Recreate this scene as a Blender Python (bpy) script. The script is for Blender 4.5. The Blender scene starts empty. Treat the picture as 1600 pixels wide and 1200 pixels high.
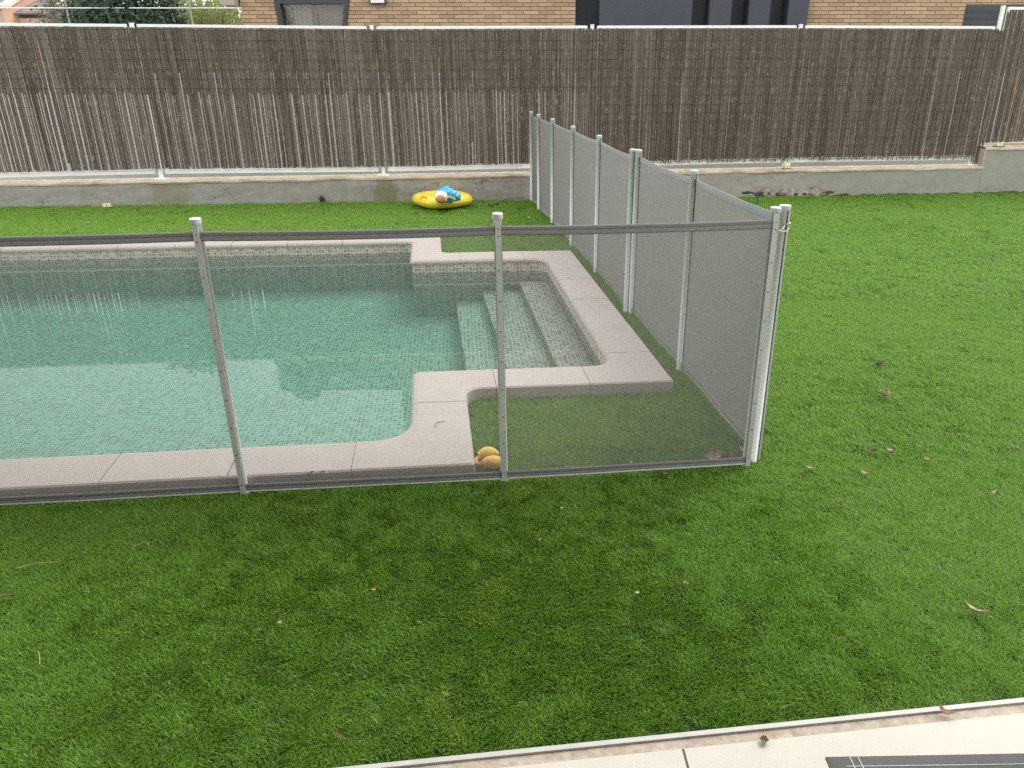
import bpy, bmesh, math, random
from mathutils import Vector, Matrix, noise
from mathutils.geometry import tessellate_polygon
R = math.radians
random.seed(7)
sc = bpy.context.scene
COL = sc.collection

# ------------------------------------------------------------------ camera
PITCH = R(22.8); EYE = 1.8; FOC = 1168.0; PPX = 857.0; PPY = 600.0
cam_d = bpy.data.cameras.new('camera'); cam = bpy.data.objects.new('camera', cam_d); COL.objects.link(cam)
cam.location = (0, 0, EYE); cam.rotation_euler = (R(90) - PITCH, 0, 0)
cam_d.sensor_fit = 'HORIZONTAL'; cam_d.sensor_width = 36.0
cam_d.lens = FOC / 1600 * 36.0
cam_d.shift_x = -(PPX - 800) / 1600
cam_d.clip_start = 0.05; cam_d.clip_end = 2000
sc.camera = cam

# ------------------------------------------------------------------ sky, sun, exposure
SUN_EL, SUN_AZ = 55, 48
w = bpy.data.worlds.new('World'); sc.world = w; w.use_nodes = True
nt = w.node_tree; nt.nodes.clear()
wo = nt.nodes.new('ShaderNodeOutputWorld'); bg = nt.nodes.new('ShaderNodeBackground')
sky = nt.nodes.new('ShaderNodeTexSky'); sky.sky_type = 'NISHITA'; sky.sun_disc = False
sky.sun_elevation = R(SUN_EL); sky.sun_rotation = R(SUN_AZ); sky.dust_density = 0.9; sky.air_density = 2.0; sky.ozone_density = 1.0
hs = nt.nodes.new('ShaderNodeHueSaturation'); hs.inputs['Saturation'].default_value = 0.10
nt.links.new(sky.outputs[0], hs.inputs['Color']); nt.links.new(hs.outputs[0], bg.inputs['Color'])
bg.inputs['Strength'].default_value = 0.15
nt.links.new(bg.outputs[0], wo.inputs[0])
sd = bpy.data.lights.new('sun', 'SUN'); sun = bpy.data.objects.new('sun', sd); COL.objects.link(sun)
sd.energy = 0.5; sd.angle = R(25); sd.color = (1.0, 0.96, 0.9)
sun.rotation_euler = (R(90 - SUN_EL), 0, R(180 - SUN_AZ))
vs = sc.view_settings
vs.view_transform = 'Standard'; vs.look = 'None'; vs.exposure = 1.52; vs.gamma = 1.0; vs.use_curve_mapping = False
try:
    sc.cycles.use_denoising = False; sc.cycles.sample_clamp_indirect = 6.0
    sc.cycles.max_bounces = 10; sc.cycles.transparent_max_bounces = 16
    sc.cycles.caustics_refractive = False; sc.cycles.caustics_reflective = False
    sc.cycles.blur_glossy = 0.0
except Exception:
    pass

# ------------------------------------------------------------------ photo-to-place helpers
def ray(px, py):
    x = (px - PPX) / FOC; u = -(py - PPY) / FOC
    return Vector((x, math.cos(PITCH) + u * math.sin(PITCH), -math.sin(PITCH) + u * math.cos(PITCH)))
def G(px, py, z=0.0):
    r = ray(px, py); t = (z - EYE) / r.z
    return Vector((r.x * t, r.y * t, z))
def at(px, py, Y):
    r = ray(px, py); t = Y / r.y
    return Vector((r.x * t, Y, EYE + r.z * t))
def onl(px, py, a, b):           # on the vertical plane Y = a + b X
    r = ray(px, py); t = a / (r.y - b * r.x)
    return Vector((r.x * t, r.y * t, EYE + r.z * t))
WATER_Z = -0.06
# ------------------------------------------------------------------ mesh helpers
class MB:
    def __init__(s): s.v = []; s.f = []; s.uv = None
    def add(s, vs, fs):
        b = len(s.v); s.v += [tuple(p) for p in vs]; s.f += [tuple(i + b for i in q) for q in fs]
    def box(s, c, d, rz=0.0, M=None):
        x, y, z = d[0] / 2, d[1] / 2, d[2] / 2
        ps = [Vector((a, b, e)) for e in (-z, z) for a, b in ((-x, -y), (x, -y), (x, y), (-x, y))]
        m = Matrix.Translation(Vector(c)) @ (M if M else Matrix.Rotation(rz, 4, 'Z'))
        s.add([m @ p for p in ps], [(3, 2, 1, 0), (4, 5, 6, 7), (0, 1, 5, 4), (1, 2, 6, 5), (2, 3, 7, 6), (3, 0, 4, 7)])
        return s
    def cbox(s, c, d, ch, rz=0.0):       # box with a chamfer all round
        x, y, z = d[0] / 2, d[1] / 2, d[2] / 2
        def ring(k, e): return [(-x + k, -y + k, e), (x - k, -y + k, e), (x - k, y - k, e), (-x + k, y - k, e)]
        ps = ring(ch, -z) + ring(0, -z + ch) + ring(0, z - ch) + ring(ch, z)
        m = Matrix.Translation(Vector(c)) @ Matrix.Rotation(rz, 4, 'Z')
        fs = [(3, 2, 1, 0), (12, 13, 14, 15)]
        for k in range(3):
            for i in range(4):
                j = (i + 1) % 4
                fs.append((4 * k + i, 4 * k + j, 4 * k + 4 + j, 4 * k + 4 + i))
        s.add([m @ Vector(p) for p in ps], fs); return s
    def prism(s, poly, z0, z1, top=True, bot=True):
        n = len(poly); ps = [(p[0], p[1], z0) for p in poly] + [(p[0], p[1], z1) for p in poly]
        fs = [(i, (i + 1) % n, n + (i + 1) % n, n + i) for i in range(n)]
        if bot: fs.append(tuple(range(n - 1, -1, -1)))
        if top: fs.append(tuple(range(n, 2 * n)))
        s.add(ps, fs); return s
    def tube(s, pts, r, n=8, cap=True):
        pts = [Vector(p) for p in pts]; m = len(pts)
        rr = r if isinstance(r, (list, tuple)) else [r] * m
        vs = []; up = Vector((0, 0, 1))
        for i, p in enumerate(pts):
            t = (pts[min(i + 1, m - 1)] - pts[max(i - 1, 0)]).normalized()
            a = up if abs(t.z) < 0.95 else Vector((1, 0, 0))
            u = t.cross(a).normalized(); v = t.cross(u).normalized()
            for k in range(n):
                q = 2 * math.pi * k / n
                vs.append(p + (u * math.cos(q) + v * math.sin(q)) * rr[i])
        fs = []
        for i in range(m - 1):
            for k in range(n):
                k2 = (k + 1) % n
                fs.append((i * n + k, i * n + k2, (i + 1) * n + k2, (i + 1) * n + k))
        if cap: fs += [tuple(range(n)), tuple(range((m - 1) * n + n - 1, (m - 1) * n - 1, -1))]
        s.add(vs, fs); return s
    def lathe(s, prof, n=16, c=(0, 0, 0), sx=1.0, sy=1.0):
        vs = []; m = len(prof)
        for r, z in prof:
            for k in range(n):
                q = 2 * math.pi * k / n
                vs.append((c[0] + r * math.cos(q) * sx, c[1] + r * math.sin(q) * sy, c[2] + z))
        fs = [(i * n + k, i * n + (k + 1) % n, (i + 1) * n + (k + 1) % n, (i + 1) * n + k) for i in range(m - 1) for k in range(n)]
        fs += [tuple(range(n - 1, -1, -1)), tuple(range((m - 1) * n, m * n))]
        s.add(vs, fs); return s
    def grid(s, fn, nu, nv):
        vs = [fn(i / nu, j / nv) for j in range(nv + 1) for i in range(nu + 1)]
        s.add(vs, [(j * (nu + 1) + i, j * (nu + 1) + i + 1, (j + 1) * (nu + 1) + i + 1, (j + 1) * (nu + 1) + i) for j in range(nv) for i in range(nu)])
        return s
    def mesh(s, name, m=None, smooth=False):
        me = bpy.data.meshes.new(name); me.from_pydata(s.v, [], s.f); me.update()
        if smooth: me.polygons.foreach_set('use_smooth', [True] * len(me.polygons))
        if m: me.materials.append(m)
        return me
    def obj(s, name, m=None, parent=None, smooth=False, loc=None, rz=0.0):
        return link(name, s.mesh(name, m, smooth), parent, loc, rz)
def link(name, me, parent=None, loc=None, rz=0.0):
    o = bpy.data.objects.new(name, me); COL.objects.link(o)
    if parent: o.parent = parent
    if loc is not None: o.location = loc
    if rz: o.rotation_euler.z = rz
    return o
def tag(o, label=None, cat=None, group=None, kind=None):
    if label: o['label'] = label
    if cat: o['category'] = cat
    if group: o['group'] = group
    if kind: o['kind'] = kind
    return o
def thing(name, label, cat, loc=(0, 0, 0), rz=0.0, group=None):
    o = bpy.data.objects.new(name, None); COL.objects.link(o); o.empty_display_size = 0.1
    o.location = loc; o.rotation_euler.z = rz
    return tag(o, label, cat, group)

# ------------------------------------------------------------------ materials
class NT:
    def __init__(s, name):
        s.m = bpy.data.materials.new(name); s.m.use_nodes = True; s.t = s.m.node_tree; s.t.nodes.clear()
        s.out = s.n('OutputMaterial')
    def n(s, typ, **kw):
        nd = s.t.nodes.new('ShaderNode' + typ)
        for k, v in kw.items(): setattr(nd, k, v)
        return nd
    def set(s, nd, i, v):
        if hasattr(v, 'is_output'): s.t.links.new(v, nd.inputs[i])
        else: nd.inputs[i].default_value = v
    def math(s, op, a, b=0.0, c=0.0):
        nd = s.n('Math', operation=op); s.set(nd, 0, a); s.set(nd, 1, b); s.set(nd, 2, c); return nd.outputs[0]
    def mix(s, f, a, b, blend='MIX'):
        nd = s.n('Mix', data_type='RGBA', blend_type=blend); s.set(nd, 0, f)
        s.set(nd, 6, a if hasattr(a, 'is_output') else (*a, 1)); s.set(nd, 7, b if hasattr(b, 'is_output') else (*b, 1))
        return nd.outputs[2]
    def noise(s, scale, detail=4, rough=0.55, vec=None, out=0):
        nd = s.n('TexNoise'); nd.inputs['Scale'].default_value = scale; nd.inputs['Detail'].default_value = detail
        nd.inputs['Roughness'].default_value = rough
        s.t.links.new(vec if vec else s.pos(), nd.inputs['Vector']); return nd.outputs[out]
    def pos(s): return s.n('NewGeometry').outputs['Position']
    def ramp(s, f, stops):
        nd = s.n('ValToRGB'); e = nd.color_ramp.elements
        while len(e) < len(stops): e.new(0.5)
        for q, (p, c) in zip(e, stops): q.position = p; q.color = (*c, 1) if len(c) == 3 else c
        s.t.links.new(f, nd.inputs[0]); return nd.outputs[0]
    def bsdf(s, color, rough=0.6, bump=None, bs=0.3, bd=0.01, **kw):
        p = s.n('BsdfPrincipled'); s.set(p, 'Base Color', color if hasattr(color, 'is_output') else (*color, 1)); s.set(p, 'Roughness', rough)
        for k, v in kw.items(): s.set(p, k, v)
        if bump is not None:
            b = s.n('Bump'); b.inputs['Strength'].default_value = bs; b.inputs['Distance'].default_value = bd
            s.t.links.new(bump, b.inputs['Height']); s.t.links.new(b.outputs[0], p.inputs['Normal'])
        return p
    def end(s, sh, vol=None):
        s.t.links.new(sh.outputs[0], s.out.inputs['Surface'])
        if vol: s.t.links.new(vol.outputs[0], s.out.inputs['Volume'])
        return s.m
def plain(name, c, rough=0.6, var=0.12, scale=8, bump=0.0, bscale=60, **kw):
    t = NT(name); n = t.noise(scale, 5)
    lo = tuple(x * (1 - var) for x in c); hi = tuple(min(1, x * (1 + var)) for x in c)
    col = t.ramp(n, [(0.3, lo), (0.7, hi)])
    return t.end(t.bsdf(col, rough, t.noise(bscale, 4) if bump else None, bump, 0.004, **kw))

M = {}
M['alu'] = plain('painted_aluminium', (0.47, 0.485, 0.455), 0.45, 0.06, 30)
M['tube'] = plain('white_painted_tube', (0.62, 0.635, 0.61), 0.4, 0.05, 30)
M['cap'] = plain('grey_plastic_cap', (0.42, 0.42, 0.42), 0.5, 0.08, 40)
M['captop'] = plain('pale_cap', (0.66, 0.66, 0.65), 0.5, 0.05, 40)
M['screw'] = plain('dull_screw', (0.12, 0.12, 0.12), 0.4, 0.1, 80, Metallic=0.6)
M['wsteel'] = plain('white_painted_steel', (0.78, 0.80, 0.77), 0.4, 0.05, 6)
M['hemin'] = plain('pale_grey_hem_fabric', (0.29, 0.29, 0.285), 0.8, 0.12, 120)
M['hem'] = plain('grey_hem_fabric', (0.20, 0.197, 0.196), 0.8, 0.15, 120)
M['soil'] = plain('soil', (0.05, 0.045, 0.03), 0.95, 0.3, 10)
M['neighpave'] = plain('pale_paving', (0.45, 0.42, 0.38), 0.9, 0.15, 3)
M['whitewall'] = plain('white_render', (0.55, 0.54, 0.51), 0.9, 0.05, 3)
M['turfbase'] = plain('turf_backing', (0.020, 0.050, 0.010), 0.95, 0.3, 14)

def m_net():
    t = NT('net_mesh'); g = t.n('NewGeometry')
    d = t.n('VectorMath', operation='DOT_PRODUCT'); t.t.links.new(g.outputs['Incoming'], d.inputs[0]); t.t.links.new(g.outputs['True Normal'], d.inputs[1])
    c = t.math('MAXIMUM', t.math('ABSOLUTE', d.outputs['Value']), 0.06)
    uv = t.n('UVMap').outputs[0]; sx = t.n('SeparateXYZ'); t.t.links.new(uv, sx.inputs[0])
    k = 2 * math.pi / 0.0085
    wv = t.math('ADD', t.math('SINE', t.math('MULTIPLY', sx.outputs[0], k)), t.math('SINE', t.math('MULTIPLY', sx.outputs[1], k)))
    a0 = t.math('ADD', 0.365, t.math('MULTIPLY', wv, 0.05))
    open_ = t.math('POWER', t.math('SUBTRACT', 1.0, a0), t.math('SUBTRACT', t.math('DIVIDE', 2.4, c), 1.45))   # threads have thickness: the weave closes at a slant
    al = t.math('SUBTRACT', 1.0, open_)
    df = t.n('BsdfDiffuse'); df.inputs['Color'].default_value = (0.150, 0.143, 0.135, 1)
    tl = t.n('BsdfTranslucent'); tl.inputs['Color'].default_value = (0.085, 0.083, 0.080, 1)
    ad = t.n('AddShader'); t.t.links.new(df.outputs[0], ad.inputs[0]); t.t.links.new(tl.outputs[0], ad.inputs[1])
    tr = t.n('BsdfTransparent'); mx = t.n('MixShader'); t.set(mx, 0, al)
    t.t.links.new(tr.outputs[0], mx.inputs[1]); t.t.links.new(ad.outputs[0], mx.inputs[2])
    return t.end(mx)
M['net'] = m_net()

def m_tile():
    t = NT('pool_mosaic'); uv = t.n('UVMap').outputs[0]; P = 0.0335
    sc_ = t.n('VectorMath', operation='SCALE'); t.t.links.new(uv, sc_.inputs[0]); sc_.inputs['Scale'].default_value = 1 / P
    fl = t.n('VectorMath', operation='FLOOR'); t.t.links.new(sc_.outputs[0], fl.inputs[0])
    fr = t.n('VectorMath', operation='FRACTION'); t.t.links.new(sc_.outputs[0], fr.inputs[0])
    wn = t.n('TexWhiteNoise', noise_dimensions='3D'); t.t.links.new(fl.outputs[0], wn.inputs['Vector'])
    col = t.ramp(wn.outputs['Value'], [(0.0, (0.29, 0.23, 0.175)), (0.25, (0.40, 0.33, 0.265)), (0.55, (0.52, 0.445, 0.365)), (0.85, (0.64, 0.565, 0.48)), (1.0, (0.22, 0.175, 0.135))])
    sx = t.n('SeparateXYZ'); t.t.links.new(fr.outputs[0], sx.inputs[0])
    ex = t.math('ABSOLUTE', t.math('SUBTRACT', sx.outputs[0], 0.5)); ey = t.math('ABSOLUTE', t.math('SUBTRACT', sx.outputs[1], 0.5))
    e = t.math('MAXIMUM', ex, ey); gm = t.math('GREATER_THAN', e, 0.425)
    c = t.mix(gm, col, (0.78, 0.74, 0.66))
    h = t.math('SUBTRACT', 1.0, gm)
    return t.end(t.bsdf(c, t.math('ADD', 0.35, t.math('MULTIPLY', gm, 0.5)), h, 0.4, 0.002))
M['tile'] = m_tile()

def m_water():
    t = NT('pool_water'); fr = t.n('Fresnel'); fr.inputs['IOR'].default_value = 1.333
    n = t.noise(2.2, 2, 0.4); b = t.n('Bump'); b.inputs['Strength'].default_value = 0.05; b.inputs['Distance'].default_value = 0.004
    t.t.links.new(n, b.inputs['Height'])
    gl = t.n('BsdfGlossy'); gl.inputs['Roughness'].default_value = 0.0; t.t.links.new(b.outputs[0], gl.inputs['Normal'])
    tr = t.n('BsdfTransparent'); mx = t.n('MixShader'); t.set(mx, 0, fr.outputs[0]); t.t.links.new(tr.outputs[0], mx.inputs[1]); t.t.links.new(gl.outputs[0], mx.inputs[2])
    va = t.n('VolumeAbsorption'); va.inputs['Color'].default_value = (0.12, 0.95, 0.77, 1); va.inputs['Density'].default_value = 0.66
    vs_ = t.n('VolumeScatter'); vs_.inputs['Color'].default_value = (0.40, 1.0, 0.86, 1); vs_.inputs['Density'].default_value = 0.15
    v = t.n('AddShader'); t.t.links.new(va.outputs[0], v.inputs[0]); t.t.links.new(vs_.outputs[0], v.inputs[1])
    return t.end(mx, v)
M['water'] = m_water()

def m_coping():
    t = NT('coping_stone'); sp = t.noise(420, 3, 0.7); bl = t.noise(3.5, 6, 0.65)
    rnd = t.n('ObjectInfo').outputs['Random']
    c = t.ramp(sp, [(0.28, (0.41, 0.35, 0.305)), (0.5, (0.53, 0.47, 0.42)), (0.72, (0.63, 0.565, 0.51))])
    c = t.mix(0.5, c, t.ramp(bl, [(0.3, (0.475, 0.415, 0.37)), (0.7, (0.575, 0.515, 0.465))]))
    c = t.mix(t.math('MULTIPLY', rnd, 0.32), c, (0.45, 0.395, 0.345))
    return t.end(t.bsdf(c, 0.85, t.noise(300, 4, 0.7), 0.5, 0.004))
M['coping'] = m_coping()
M['grout'] = plain('grout', (0.33, 0.275, 0.22), 0.95, 0.2, 30)

def m_blade():
    t = NT('grass_blade'); p = t.pos()
    a = t.noise(1.1, 3, 0.55, p); b = t.noise(7.0, 3, 0.6, p)
    isl = t.n('NewGeometry').outputs['Random Per Island']
    c = t.mix(a, (0.130, 0.275, 0.027), (0.190, 0.355, 0.031))
    c = t.mix(t.math('MULTIPLY', b, 0.5), c, (0.21, 0.375, 0.035))
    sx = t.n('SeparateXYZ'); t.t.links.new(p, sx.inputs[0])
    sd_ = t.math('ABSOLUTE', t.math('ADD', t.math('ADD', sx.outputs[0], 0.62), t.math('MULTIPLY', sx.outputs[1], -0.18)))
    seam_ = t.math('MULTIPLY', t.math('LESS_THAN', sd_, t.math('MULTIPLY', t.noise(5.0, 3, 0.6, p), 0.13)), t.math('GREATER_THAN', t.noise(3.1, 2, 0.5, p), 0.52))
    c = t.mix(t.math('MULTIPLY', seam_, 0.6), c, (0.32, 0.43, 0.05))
    c = t.mix(t.math('GREATER_THAN', isl, 0.80), c, (0.265, 0.43, 0.062))
    c = t.mix(t.math('GREATER_THAN', isl, 0.99), c, (0.32, 0.36, 0.15))
    c = t.mix(t.math('LESS_THAN', isl, 0.25), c, (0.076, 0.19, 0.022))
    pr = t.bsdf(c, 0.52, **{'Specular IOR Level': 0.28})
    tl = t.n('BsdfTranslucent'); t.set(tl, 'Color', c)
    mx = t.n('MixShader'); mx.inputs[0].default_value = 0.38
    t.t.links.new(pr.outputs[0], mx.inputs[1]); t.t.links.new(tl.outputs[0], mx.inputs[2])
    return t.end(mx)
M['blade'] = m_blade()

def m_reed():
    t = NT('reed_cane'); g = t.n('NewGeometry'); isl = g.outputs['Random Per Island']; p = g.outputs['Position']
    mp = t.n('Mapping'); mp.inputs['Scale'].default_value = (60, 60, 9); t.t.links.new(p, mp.inputs['Vector'])
    n = t.noise(1.0, 5, 0.7, mp.outputs[0]); big = t.noise(0.9, 3, 0.5, p)
    c = t.ramp(isl, [(0.0, (0.063, 0.044, 0.030)), (0.25, (0.098, 0.071, 0.052)), (0.5, (0.132, 0.101, 0.077)), (0.75, (0.161, 0.129, 0.101)), (0.92, (0.196, 0.161, 0.129)), (1.0, (0.276, 0.236, 0.190))])
    mp2 = t.n('Mapping'); mp2.inputs['Scale'].default_value = (7, 7, 0.5); t.t.links.new(p, mp2.inputs['Vector'])
    band = t.noise(1.0, 4, 0.65, mp2.outputs[0])
    c = t.mix(t.math('MULTIPLY', n, 0.6), c, (0.190, 0.155, 0.127))
    c = t.mix(t.ramp(band, [(0.36, (0.5, 0.5, 0.5)), (0.52, (0, 0, 0))]), c, (0.060, 0.041, 0.030))
    c = t.mix(t.ramp(band, [(0.54, (0, 0, 0)), (0.68, (0.632, 0.632, 0.632))]), c, (0.196, 0.167, 0.138))
    c = t.mix(t.math('MULTIPLY', t.math('GREATER_THAN', n, 0.60), 0.8), c, (0.391, 0.345, 0.287))
    c = t.mix(t.math('MULTIPLY', big, 0.4), c, (0.115, 0.083, 0.057))
    return t.end(t.bsdf(c, 0.9, n, 0.6, 0.004))
M['reed'] = m_reed()

def m_brick(name, base):
    t = NT(name); rnd = t.n('ObjectInfo').outputs['Random']; isl = t.n('NewGeometry').outputs['Random Per Island']
    f = t.math('FRACT', t.math('ADD', rnd, isl))
    c = t.ramp(f, [(0.0, tuple(x * 0.82 for x in base)), (0.4, base), (0.75, tuple(x * 1.12 for x in base)), (1.0, tuple(x * 1.25 for x in base))])
    n = t.noise(22, 5, 0.65); c = t.mix(t.math('MULTIPLY', n, 0.35), c, tuple(x * 0.7 for x in base))
    return t.end(t.bsdf(c, 0.9, t.noise(60, 4), 0.4, 0.006))
M['brick'] = m_brick('pale_brick', (0.40, 0.285, 0.175))
M['mortar'] = plain('brick_mortar', (0.27, 0.20, 0.13), 0.95, 0.15, 10)
def m_brickwall():
    t = NT('brick_wall_far'); bt = t.n('TexBrick'); mp = t.n('Mapping'); mp.inputs['Rotation'].default_value = (R(90), 0, 0)
    t.t.links.new(t.pos(), mp.inputs['Vector']); t.t.links.new(mp.outputs[0], bt.inputs['Vector'])
    bt.inputs['Color1'].default_value = (0.40, 0.285, 0.175, 1); bt.inputs['Color2'].default_value = (0.34, 0.24, 0.15, 1); bt.inputs['Mortar'].default_value = (0.25, 0.18, 0.12, 1)
    bt.inputs['Scale'].default_value = 1; bt.inputs['Brick Width'].default_value = 0.30; bt.inputs['Row Height'].default_value = 0.07; bt.inputs['Mortar Size'].default_value = 0.006
    return t.end(t.bsdf(bt.outputs[0], 0.9, bt.outputs['Fac'], -0.3, 0.006))
M['brickwall'] = m_brickwall()
M['bluegrey'] = plain('blue_grey_panel', (0.040, 0.047, 0.060), 0.6, 0.06, 2)
M['darkpanel'] = plain('dark_panel', (0.028, 0.030, 0.036), 0.6, 0.1, 3)
M['charcoal'] = plain('charcoal_frame', (0.035, 0.036, 0.042), 0.5, 0.1, 6)
M['curtain'] = plain('beige_curtain', (0.52, 0.48, 0.38), 0.9, 0.12, 5)
M['room'] = plain('room_wall', (0.50, 0.53, 0.49), 0.9, 0.05, 3)
M['lamp'] = plain('opal_lamp', (0.75, 0.70, 0.70), 0.4, 0.03, 8)

def m_glass(name, tint=(0.8, 0.86, 0.82), k=0.02):
    t = NT(name); fr = t.n('Fresnel'); fr.inputs['IOR'].default_value = 1.5
    tr = t.n('BsdfTransparent'); tr.inputs['Color'].default_value = (*tint, 1); gl = t.n('BsdfGlossy'); gl.inputs['Roughness'].default_value = 0.05
    mx = t.n('MixShader'); t.set(mx, 0, t.math('ADD', fr.outputs[0], k)); t.t.links.new(tr.outputs[0], mx.inputs[1]); t.t.links.new(gl.outputs[0], mx.inputs[2])
    return t.end(mx)
M['glass'] = m_glass('window_glass')

def m_concrete():
    t = NT('old_concrete_wall'); p = t.pos(); sx = t.n('SeparateXYZ'); t.t.links.new(p, sx.inputs[0])
    a = t.noise(1.3, 5, 0.6, p); b = t.noise(9, 6, 0.65, p)
    old = t.ramp(b, [(0.25, (0.235, 0.205, 0.165)), (0.5, (0.315, 0.285, 0.24)), (0.75, (0.38, 0.355, 0.315))])
    old = t.mix(t.ramp(a, [(0.35, (0, 0, 0)), (0.7, (0.7, 0.7, 0.7))]), old, (0.30, 0.30, 0.275))
    mp = t.n('Mapping'); mp.inputs['Scale'].default_value = (1.0, 1.0, 2.2); t.t.links.new(p, mp.inputs['Vector'])
    wob = t.n('VectorMath', operation='ADD'); t.t.links.new(mp.outputs[0], wob.inputs[0])
    nz = t.n('VectorMath', operation='SCALE'); t.t.links.new(t.noise(6, 3, 0.6, p, 1), nz.inputs[0]); nz.inputs['Scale'].default_value = 0.35; t.t.links.new(nz.outputs[0], wob.inputs[1])
    vo = t.n('TexVoronoi', feature='DISTANCE_TO_EDGE'); vo.inputs['Scale'].default_value = 2.3; t.t.links.new(wob.outputs[0], vo.inputs['Vector'])
    cr = t.math('MULTIPLY', t.math('LESS_THAN', vo.outputs['Distance'], 0.008), t.math('GREATER_THAN', t.noise(1.7, 2, 0.5, p), 0.57))
    old = t.mix(t.math('MULTIPLY', cr, 0.75), old, (0.10, 0.085, 0.06))
    # moss and damp stains under the fence posts
    def blob(x, wd, z0, seed):
        d = t.math('DIVIDE', t.math('ABSOLUTE', t.math('SUBTRACT', sx.outputs[0], x)), wd)
        m = t.math('SUBTRACT', t.math('ADD', t.math('MULTIPLY', t.noise(7, 4, 0.7, p), 1.7), -0.15), d)
        return t.math('MINIMUM', t.math('MAXIMUM', t.math('MULTIPLY', m, 2.5), 0.0), 0.62)
    old = t.mix(blob(-2.42, 0.30, 0.3, 1), old, (0.15, 0.15, 0.045))
    old = t.mix(t.math('MULTIPLY', blob(-5.4, 0.40, 0.3, 2), 0.8), old, (0.20, 0.19, 0.08))
    grn = t.ramp(b, [(0.3, (0.255, 0.265, 0.215)), (0.7, (0.30, 0.31, 0.26))])
    edge = t.math('ADD', sx.outputs[0], t.math('MULTIPLY', t.noise(4, 4, 0.6, p), 0.25))
    c = t.mix(t.math('GREATER_THAN', edge, 4.42), old, grn)
    h = t.math('SUBTRACT', b, t.math('MULTIPLY', cr, 0.8))
    return t.end(t.bsdf(c, 0.92, h, 0.5, 0.012))
M['concrete'] = m_concrete()
def m_walltop():
    t = NT('wall_top_mortar'); a = t.noise(4, 6, 0.65); b = t.noise(30, 4, 0.6)
    c = t.ramp(a, [(0.3, (0.36, 0.28, 0.19)), (0.5, (0.50, 0.42, 0.32)), (0.7, (0.58, 0.51, 0.41))])
    return t.end(t.bsdf(c, 0.92, b, 0.4, 0.006))
M['walltop'] = m_walltop()
M['rubble'] = plain('broken_concrete', (0.27, 0.225, 0.19), 0.95, 0.45, 9, 0.6, 30)
M['slab'] = plain('cream_stone_slab', (0.50, 0.468, 0.395), 0.7, 0.03, 6, 0.15, 200)
M['edgemortar'] = plain('edging_mortar', (0.38, 0.32, 0.255), 0.95, 0.25, 40, 0.4, 150)
M['edgetrim'] = plain('pale_metal_edging', (0.42, 0.405, 0.37), 0.45, 0.08, 20)
M['yellow'] = plain('yellow_vinyl', (0.86, 0.68, 0.04), 0.32, 0.05, 5, **{'Coat Weight': 0.3})
M['orange'] = plain('orange_vinyl', (0.75, 0.28, 0.03), 0.4, 0.08, 8)
M['blue'] = plain('blue_vinyl', (0.05, 0.42, 0.72), 0.35, 0.15, 12)
M['whitev'] = plain('white_vinyl', (0.78, 0.80, 0.80), 0.4, 0.05, 8)
M['brownv'] = plain('brown_vinyl', (0.48, 0.24, 0.08), 0.5, 0.12, 8)
def m_toy():
    t = NT('yellow_orange_toy'); sx = t.n('SeparateXYZ'); t.t.links.new(t.n('TexCoord').outputs['Object'], sx.inputs[0])
    c = t.ramp(t.math('MULTIPLY', t.math('ADD', sx.outputs[2], t.math('MULTIPLY', t.noise(30), 0.02)), 11), [(0.15, (0.80, 0.25, 0.05)), (0.5, (0.82, 0.40, 0.06)), (0.85, (0.85, 0.58, 0.10))])
    return t.end(t.bsdf(c, 0.6, t.noise(400), 0.2, 0.002))
M['toy'] = m_toy()
M['black'] = plain('black_rubber', (0.018, 0.018, 0.02), 0.45, 0.2, 30)
M['chrome'] = plain('steel_clip', (0.45, 0.42, 0.36), 0.3, 0.15, 60, Metallic=0.8)
M['opal'] = plain('yellowed_lens', (0.66, 0.64, 0.36), 0.35, 0.12, 30)
M['paleboard'] = plain('pale_board', (0.66, 0.60, 0.54), 0.7, 0.06, 6)
M['sling'] = plain('grey_sling_fabric', (0.075, 0.077, 0.073), 0.75, 0.12, 900, 0.3, 900)
M['stitch'] = plain('white_thread', (0.6, 0.6, 0.57), 0.8)
M['teak'] = plain('honey_wood', (0.48, 0.27, 0.09), 0.5, 0.2, 25)
M['darkwood'] = plain('dark_stained_wood', (0.09, 0.065, 0.045), 0.7, 0.2, 8)  # dark so the added porch roof bounces little light
M['terracotta'] = plain('weathered_tile', (0.24, 0.20, 0.175), 0.9, 0.25, 1.2)
M['peach'] = plain('peach_render', (0.52, 0.33, 0.235), 0.9, 0.08, 0.7)
M['pinkwall'] = plain('pink_render', (0.44, 0.31, 0.255), 0.9, 0.1, 0.7)
M['cream'] = plain('peach_coping', (0.66, 0.48, 0.385), 0.85, 0.06, 1.5)
M['bark'] = plain('bark', (0.13, 0.105, 0.08), 0.95, 0.3, 12, 0.6, 30)
M['eave'] = plain('taupe_eave', (0.36, 0.31, 0.27), 0.8, 0.06, 2)
def m_leaf(name, dark, light, rough=0.45, tr=0.25):
    t = NT(name); isl = t.n('NewGeometry').outputs['Random Per Island']
    c = t.mix(isl, dark, light); pr = t.bsdf(c, rough, **{'Specular IOR Level': 0.4}); tl = t.n('BsdfTranslucent'); t.set(tl, 'Color', c)
    mx = t.n('MixShader'); mx.inputs[0].default_value = tr; t.t.links.new(pr.outputs[0], mx.inputs[1]); t.t.links.new(tl.outputs[0], mx.inputs[2])
    return t.end(mx)
M['laurel'] = m_leaf('laurel_leaf', (0.022, 0.05, 0.026), (0.075, 0.115, 0.075))
M['feather'] = m_leaf('pale_green_leaf', (0.13, 0.18, 0.045), (0.33, 0.36, 0.14), 0.6, 0.4)
M['plane'] = m_leaf('plane_leaf', (0.03, 0.06, 0.02), (0.07, 0.11, 0.035))
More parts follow.
